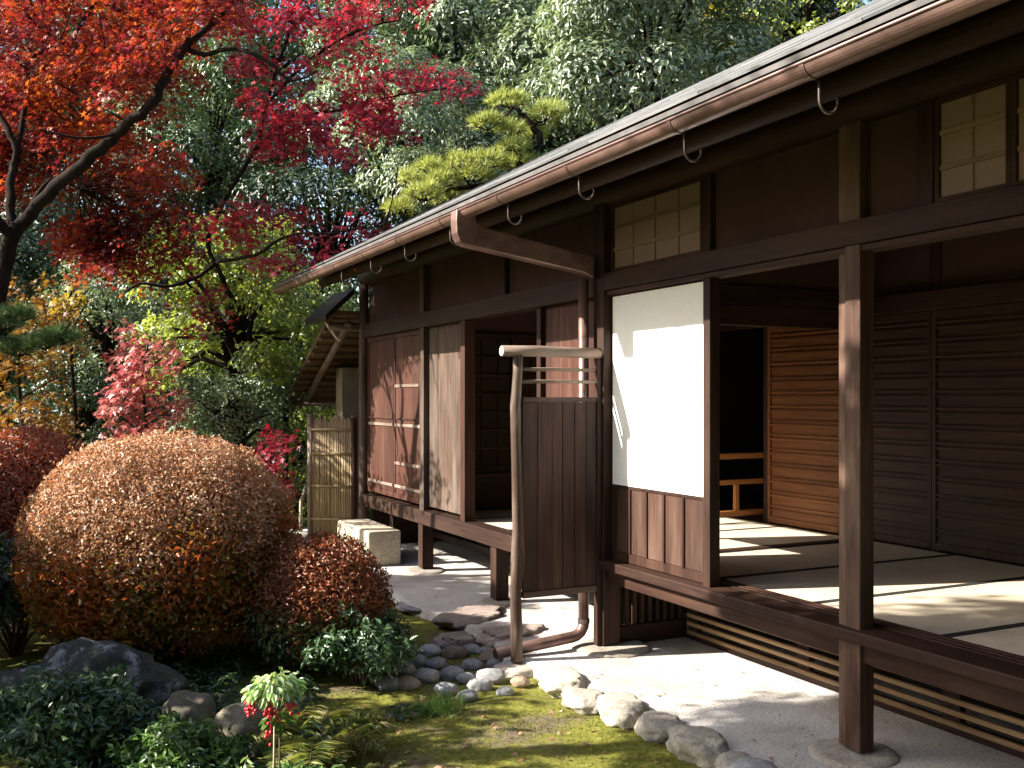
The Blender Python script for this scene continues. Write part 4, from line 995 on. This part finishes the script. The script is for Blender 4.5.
# ------------------------------------------------------------------ pines
def needle_pad(rs, c, rx, ry, rz, n, k, ln, wd):
    P = []; U = []
    d = rdir(rs, n*3); d = d[d[:, 2] > -.15][:n]
    p0 = np.array(c) + d*np.array([rx, ry, rz])*rs.uniform(.6, 1, (len(d), 1))
    for i in range(len(d)):
        u = rs.normal(0, .55, (k, 3)) + d[i]*.8 + np.array([0,0,.7]); P.append(np.repeat(p0[i:i+1], k, 0)); U.append(u)
    return np.vstack(P), np.vstack(U)
def pine(label, base, D, trunk, pads, mat, seed, ln=.13, wd=.010, npad=70, k=16):
    t = thing('pine_tree', label, 'tree', base); rs = np.random.RandomState(seed); m = MB(); allp = []
    for i, (pp, r0, r1) in enumerate(trunk): allp += add_limb(m, pp, r0, r1, seed+i)
    Ps = []; Us = []
    for px, py, rx, rz, dd in pads:
        c = W(px, py, D + dd); a = rx*.78*D/F; b = rz*.98*D/F
        P, U = needle_pad(rs, c, a, a*.9, b, int(npad*(rx/30)), k, ln, wd); Ps.append(P); Us.append(U)
        b_ = min(allp, key=lambda q_: (q_-c).length_squared); m.tube(smooth_path([b_, (b_+c)/2 - Vector((0,0,.06)), c - Vector((0,0,b*.5))], 3), [.02,.018,.016,.014,.012,.01,.008], 6, .1, 1)
        for j in range(6):
            a_ = rs.uniform(0, 6.28); m.tube([c - Vector((0,0,b*.5)), c + Vector((math.cos(a_)*a*.8, math.sin(a_)*a*.7, 0))], [.009,.004], 5)
    P = np.vstack(Ps); U = np.vstack(Us); n = len(P); N = rs.normal(size=(n, 3))
    leaf_obj('crown', leaf_mesh('crown', P - np.array(base), N, rs, np.full(n, ln), np.full(n, wd), 'needle', 0, mat, .25, U), t)
    m.v = [(p_[0]-base[0], p_[1]-base[1], p_[2]-base[2]) for p_ in m.v]; local(m, 'trunk', M_bark, t); return t
DP = 13.0; base = W(500, 400, DP); base.z = GZ
pine('cloud pruned garden pine with yellow green pads rising behind the roof', base, DP,
     [([(505,520,DP),(515,350,DP),(505,240,DP),(522,165,DP),(540,140,DP),(528,120,DP),(515,108,DP)], .10, .025), ([(520,190,DP),(490,185,DP),(450,190,DP),(415,200,DP)], .05, .015)],
     [(508,103,26,9,0),(488,126,22,9,-.2),(545,118,24,13,0),(530,135,22,10,.2),(552,112,18,9,.2),(512,132,18,9,-.1),(515,148,20,7,-.1),(490,163,28,9,0),(462,166,22,12,-.1),(430,170,18,10,0),(440,184,26,10,-.1),(425,196,24,10,-.3),(410,180,14,8,0),(475,178,24,8,-.1),(400,210,18,8,-.2),(520,165,26,8,0),(450,200,26,9,.2)], L_pine, 71)
base = W(-60, 400, 8.2); base.z = GZ
pine('dark green pine branch reaching in from the left edge', base, 8.2,
     [([(-62,590,8.2),(-60,420,8.2),(-66,300,8.2),(-60,200,8.2)], .08, .05), ([(-62,350,8.2),(-20,338,8.1),(20,341,8.0),(55,336,8.0),(70,325,8.0)], .028, .008)],
     [(2,325,22,14,0),(18,352,22,10,-.1),(45,345,20,9,-.2),(62,340,16,8,-.2),(-20,335,30,16,0),(20,318,16,8,.1)], L_pine_dark, 72, .11, .007, 90, 18)
base = W(346, 420, 13.2); base.z = GZ
pine('young pine sprig with yellow tips beside the end of the gutter', base, 13.2,
     [([(346,530,13.5),(346,430,13.5),(340,370,13.5),(322,335,13.3)], .03, .012)], [(318,328,13,8,0),(310,322,9,6,-.1),(326,336,8,6,0)], L_pine, 73, .11, .009, 60, 14)

# ------------------------------------------------------------------ evergreens behind
_crown_cache = {}
def crown_mesh(key, Rv, ncl, n, cr, lf, wd, mat, seed, droop=.5, up=.45, kind='leaf', shell=(.45,1.0), rnd=.6, thick=.2):
    if key not in _crown_cache:
        rs = np.random.RandomState(seed); P, N, c = clump_crown(rs, Rv, ncl, n, cr, shell, up, .78, -.6, rnd, thick)
        m = MB(); m.tube([(0,0,-Rv[2]*1.6),(.1,.05,-Rv[2]*.5),(0,0,Rv[2]*.4)], [.16*Rv[0]*.4,.13*Rv[0]*.4,.03], 8, .08, seed)
        for k in range(min(22, len(c))): m.tube([(0,0,-Rv[2]*.7 + .05*k), (c[k][0]*.5, c[k][1]*.5, c[k][2]*.5-.1), tuple(c[k])], [.05,.03,.01], 5, .1, k)
        me = bpy.data.meshes.new('limbs'); me.from_pydata(m.v, [], m.f); me.update(); me.materials.append(M_bark)
        _crown_cache[key] = (leaf_mesh('crown', P, N, rs, np.full(n, lf), np.full(n, wd), kind, droop, mat), me)
    return _crown_cache[key]
def tree(label, key, px, py, D, s=1.0, rz=0.0, mat=None, name='evergreen_tree', cat='tree', group=None):
    """crown centred on the surveyed point; trunk down to the ground"""
    c = W(px, py, D); spec = TREES[key]; me, lm = crown_mesh(key, *spec)
    if mat is not None and me.materials[0] != mat:
        me = me.copy(); me.materials[0] = mat
    t = thing(name, label, cat, (c.x, c.y, GZ), group)
    cr_ = link('crown', me, t); cr_.location = (0, 0, c.z - GZ); cr_.scale = (s, s, s); cr_.rotation_euler = (0, 0, rz)
    rz_ = spec[0][2]*s; low = c.z - GZ - rz_*1.2; m = MB().tube([(.05,0,-.2),(0,.05,max(low, .1)*.5),(0,0,max(low,.2)+.3*s)], [.16*s,.13*s,.10*s], 9, .1, 3)
    tk = local(m, 'trunk', M_bark, t)
    lb = link('limbs', lm, tk); lb.location = (0,0,c.z-GZ); lb.scale = (s,s,s); lb.rotation_euler = (0,0,rz)
    return t
TREES = {
 'oak': ((2.1,2.1,2.2), 42, 26000, .80, .14, .052, L_silver, 101, .9, .5, 'leaf', (.6,1.05), .24),
 'dark': ((2.3,2.3,2.6), 46, 24000, .80, .13, .055, L_deep, 102, .6, .5, 'leaf', (.55,1.05), .30),
 'ever': ((2.0,2.0,2.3), 46, 24000, .72, .12, .050, L_evergreen, 103, .6, .5, 'leaf', (.55,1.05), .30),
 'light': ((1.15,1.15,1.5), 60, 9500, .30, .085, .040, L_yellowgreen, 104, .6, .6, 'leaf', (.3,1.15), .6, .6),
 'glossy': ((.85,.85,.95), 60, 7500, .24, .065, .032, L_silver, 105, .3, .6, 'leaf', (.4,1.1), .6, .55),
 'gold': ((1.2,1.2,1.4), 40, 5000, .34, .10, .05, L_gold, 106, .5),
}
tree('tall evergreen with silvery sunlit leaves directly above the cloud pruned pine', 'oak', 505, 95, 19.5, 1.05, .3)
tree('large evergreen with a pale sunlit crown touching the top edge right of the pine', 'oak', 652, 50, 16.2, .90, 2.0)
tree('silvery evergreen just left of the cloud pruned pine, behind the crimson maple', 'oak', 420, 165, 16.0, .72, 4.0)
tree('dark evergreen filling the gap between the pine and the roof ridge', 'dark', 585, 190, 19.5, .95, 1.0)
tree('deep green tree at the top edge between the crimson maple and the pale crown', 'ever', 570, -10, 27, 1.2, .4)
tree('dark tree behind the right shoulder of the pale sunlit crown', 'dark', 745, 75, 21, .95, 2.4)
tree('yellowish green tree at the top edge nearest the roof', 'light', 800, 15, 19, 1.5, .8, name='deciduous_tree')
tree('sparse tree with golden leaves glimpsed right of the pale sunlit crown', 'gold', 650, 85, 19.5, .65, .6, name='deciduous_tree')
tree('thin golden leaved tree in front of the yellowish green tree by the roof', 'gold', 735, 40, 19, .7, 2.6, name='deciduous_tree')
tree('dark evergreen behind the crimson maple at the top of the photo', 'ever', 385, 60, 20, .8, 2.2)
tree('dark evergreen low behind the crimson maple sprays', 'dark', 330, 210, 17, .75, 3.0)
tree('olive green tree seen through the gap in the orange maple', 'ever', 210, 150, 17, .72, 5.0)
tree('tall green tree at the top left corner behind the orange maple', 'ever', 60, 70, 23, 1.35, 2.7)
tree('deep green tree behind the highest sprays of the orange maple', 'ever', 265, 20, 25, 1.25, 1.7)
tree('tall dim tree whose top shows between the maple limbs', 'dark', 130, 95, 27, 1.15, 5.6)
tree('shadowy evergreen behind the fork of the orange maple', 'dark', 70, 230, 17, .80, .2)
tree('deep green tree behind the amber maple at the left edge', 'dark', -10, 330, 16, .85, 4.4)
tree('light yellow green broadleaf tree left of the end of the roof', 'light', 240, 320, 12.4, 1.05, .5, name='broadleaf_tree')
tree('leafy green tree tight against the far end of the house', 'light', 300, 350, 14.0, .85, 2.5, L_evergreen, name='broadleaf_tree')
tree('grey green glossy shrub tree between the amber and the pink maples', 'glossy', 108, 335, 13.8, 1.05, .4, name='broadleaf_tree')
tree('dark camellia under the grey green glossy tree', 'glossy', 85, 420, 13.0, .85, 2.0, L_deep, name='camellia', cat='shrub')
tree('blue green glossy camellia behind the right shoulder of the large domed bush', 'glossy', 232, 415, 12.0, .72, 3.1, name='camellia', cat='shrub')
tree('green shrub low behind the bamboo fence', 'light', 320, 470, 14.0, .75, 4.0, name='shrub', cat='shrub')
tree('dark shrub in the shade behind the pink maple and the scarlet sapling', 'glossy', 180, 470, 12.5, .8, 5.0, L_deep, name='shrub', cat='shrub')
# thin trunks left of the bamboo fence
for px, D, top_, r_, lab in ((284,12.2,395,.045,'thin dark trunk nearest the scarlet sapling'),(300,11.8,460,.025,'thin slanting pale stem beside the bamboo fence')):
    b = W(px, 500, D); b.z = GZ; t = thing('sapling', lab, 'tree', b); z1 = CAMH + (HY-top_)/F*D
    local(MB().tube([(0,0,-.1),(.02,.02,z1*.5),(.03 if px < 290 else .16,0,z1)], [r_, r_*.9, r_*.7], 8, .08, 2), 'trunk', M_bark if px < 290 else M_palestem, t)
    rs = np.random.RandomState(px); n = 300; P = rs.normal(0,.22,(n,3)) + np.array([.03,0,z1]); leaf_obj('crown', leaf_mesh('crown', P, rs.normal(size=(n,3))+np.array([0,0,.6]), rs, np.full(n,.08), np.full(n,.03), 'leaf', .5, L_evergreen), t)

# far wood closing the view: one leafy mass on the hill
rs = np.random.RandomState(91); n = 90000
m_ = 330; ca = rs.uniform(R(-20), R(75), m_); cd = rs.uniform(24, 40, m_); cz = rs.uniform(-.5, 1, m_)
hh = 2.5 + (cd-24)*.22
c = np.c_[cd*np.sin(ca), cd*np.cos(ca), np.clip(cz, 0, 1)*(5.5 + 5.5*rs.uniform(0,1,m_)) + (cd-24)*.25]
cr = rs.uniform(.9, 1.7, m_); pick = rs.choice(m_, n, p=cr**2/(cr**2).sum()); d = rdir(rs, n); d[:, 2] = np.abs(d[:, 2])*.9 - .15
P = c[pick] + d*cr[pick][:, None]*(1 + .15*rs.normal(size=(n,1))); N = d*.7 + rs.normal(size=(n,3))*.6 + np.array([0,0,.4])
tag(link('far_wood', leaf_mesh('far_wood', P, N, rs, np.full(n,.30), np.full(n,.13), 'leaf', .4, L_deep)), 'dark wood closing the view behind the garden trees', 'wood', kind='stuff')

# ------------------------------------------------------------------ garden to the left, outside the photo: hedge and crowns added for shade
rs = np.random.RandomState(95); t = thing('hedge', 'tall dense hedge added out of view on the left to shade the beds', 'hedge', (-1.5,6.9,GZ)); n = 17000
P = np.c_[rs.uniform(-.35,.35,n), rs.uniform(-2.2,3.3,n), rs.uniform(.05,2.45,n)]
yy = P[:, 1]; cap = np.where(yy < -1.85, .5, np.where(yy < -.75, 1.0, .80)); P[:, 2] *= cap  # unseen hedge, height stepped to steer where its shade falls
P[:, 2] += .10*np.sin(yy*5) + .08*np.sin(yy*13)
k = (yy > -1.15) | (yy < -1.85) | (rs.uniform(0, 1, n) < .40); P = P[k]; n = len(P)
leaf_obj('foliage', leaf_mesh('foliage', P, rs.normal(size=(n,3)), rs, np.full(n,.12), np.full(n,.06), 'leaf', .3, L_shrub), t)
for (x, y, z, r, n, sd_) in ((-3.0,4.42,4.6,(1.4,1.05,1.6),19000,1), (-2.2,5.35,3.85,(.75,.55,.28),2000,4), (-1.7,9.05,3.15,(.6,.95,.40),4200,5), (-3.2,2.4,4.4,(1.5,1.6,1.6),13000,2), (-3.4,.2,4.6,(1.5,1.3,1.6),9000,3)):  # unseen crowns, each sized and placed to dapple path and mats
    rs = np.random.RandomState(95 + sd_); t = thing('shade_tree', 'leafy tree added for shade left of the garden outside the photo', 'tree', (x, y, GZ), 'trees added for shade outside the photo')
    P, N, c = clump_crown(rs, r, 60, n, .42 if z > 4 else .18, (.2,1.0), .5, .8, -1); P[:, 2] += z
    leaf_obj('crown', leaf_mesh('crown', P, N, rs, np.full(n,.12), np.full(n,.055), 'leaf', .4, L_evergreen), t)
    local(MB().tube([(0,0,-.1),(.05,.1,2),(0,.1,z)], [.12,.10,.05], 9), 'trunk', M_bark, t)
for i, (x, y, z, k) in enumerate(((-5,-8,5,2.4),(1,-10,5.5,2.5),(7,-9,5.5,2.5),(13,-7,5,2.4))):
    me, lm = crown_mesh('dark', *TREES['dark'])
    t = thing('evergreen_tree', 'tall dark evergreen outside the photo that closes the garden', 'tree', (x, y, GZ), 'evergreens that close the garden outside the photo')
    c_ = link('crown', me, t); c_.location = (0, 0, z); c_.scale = (k, k, k*.95); c_.rotation_euler = (0, 0, i*1.3)
    local(MB().tube([(0,0,-.1),(.05,.1,z*.5),(0,0,z)], [.3,.26,.15], 9), 'trunk', M_bark, t)
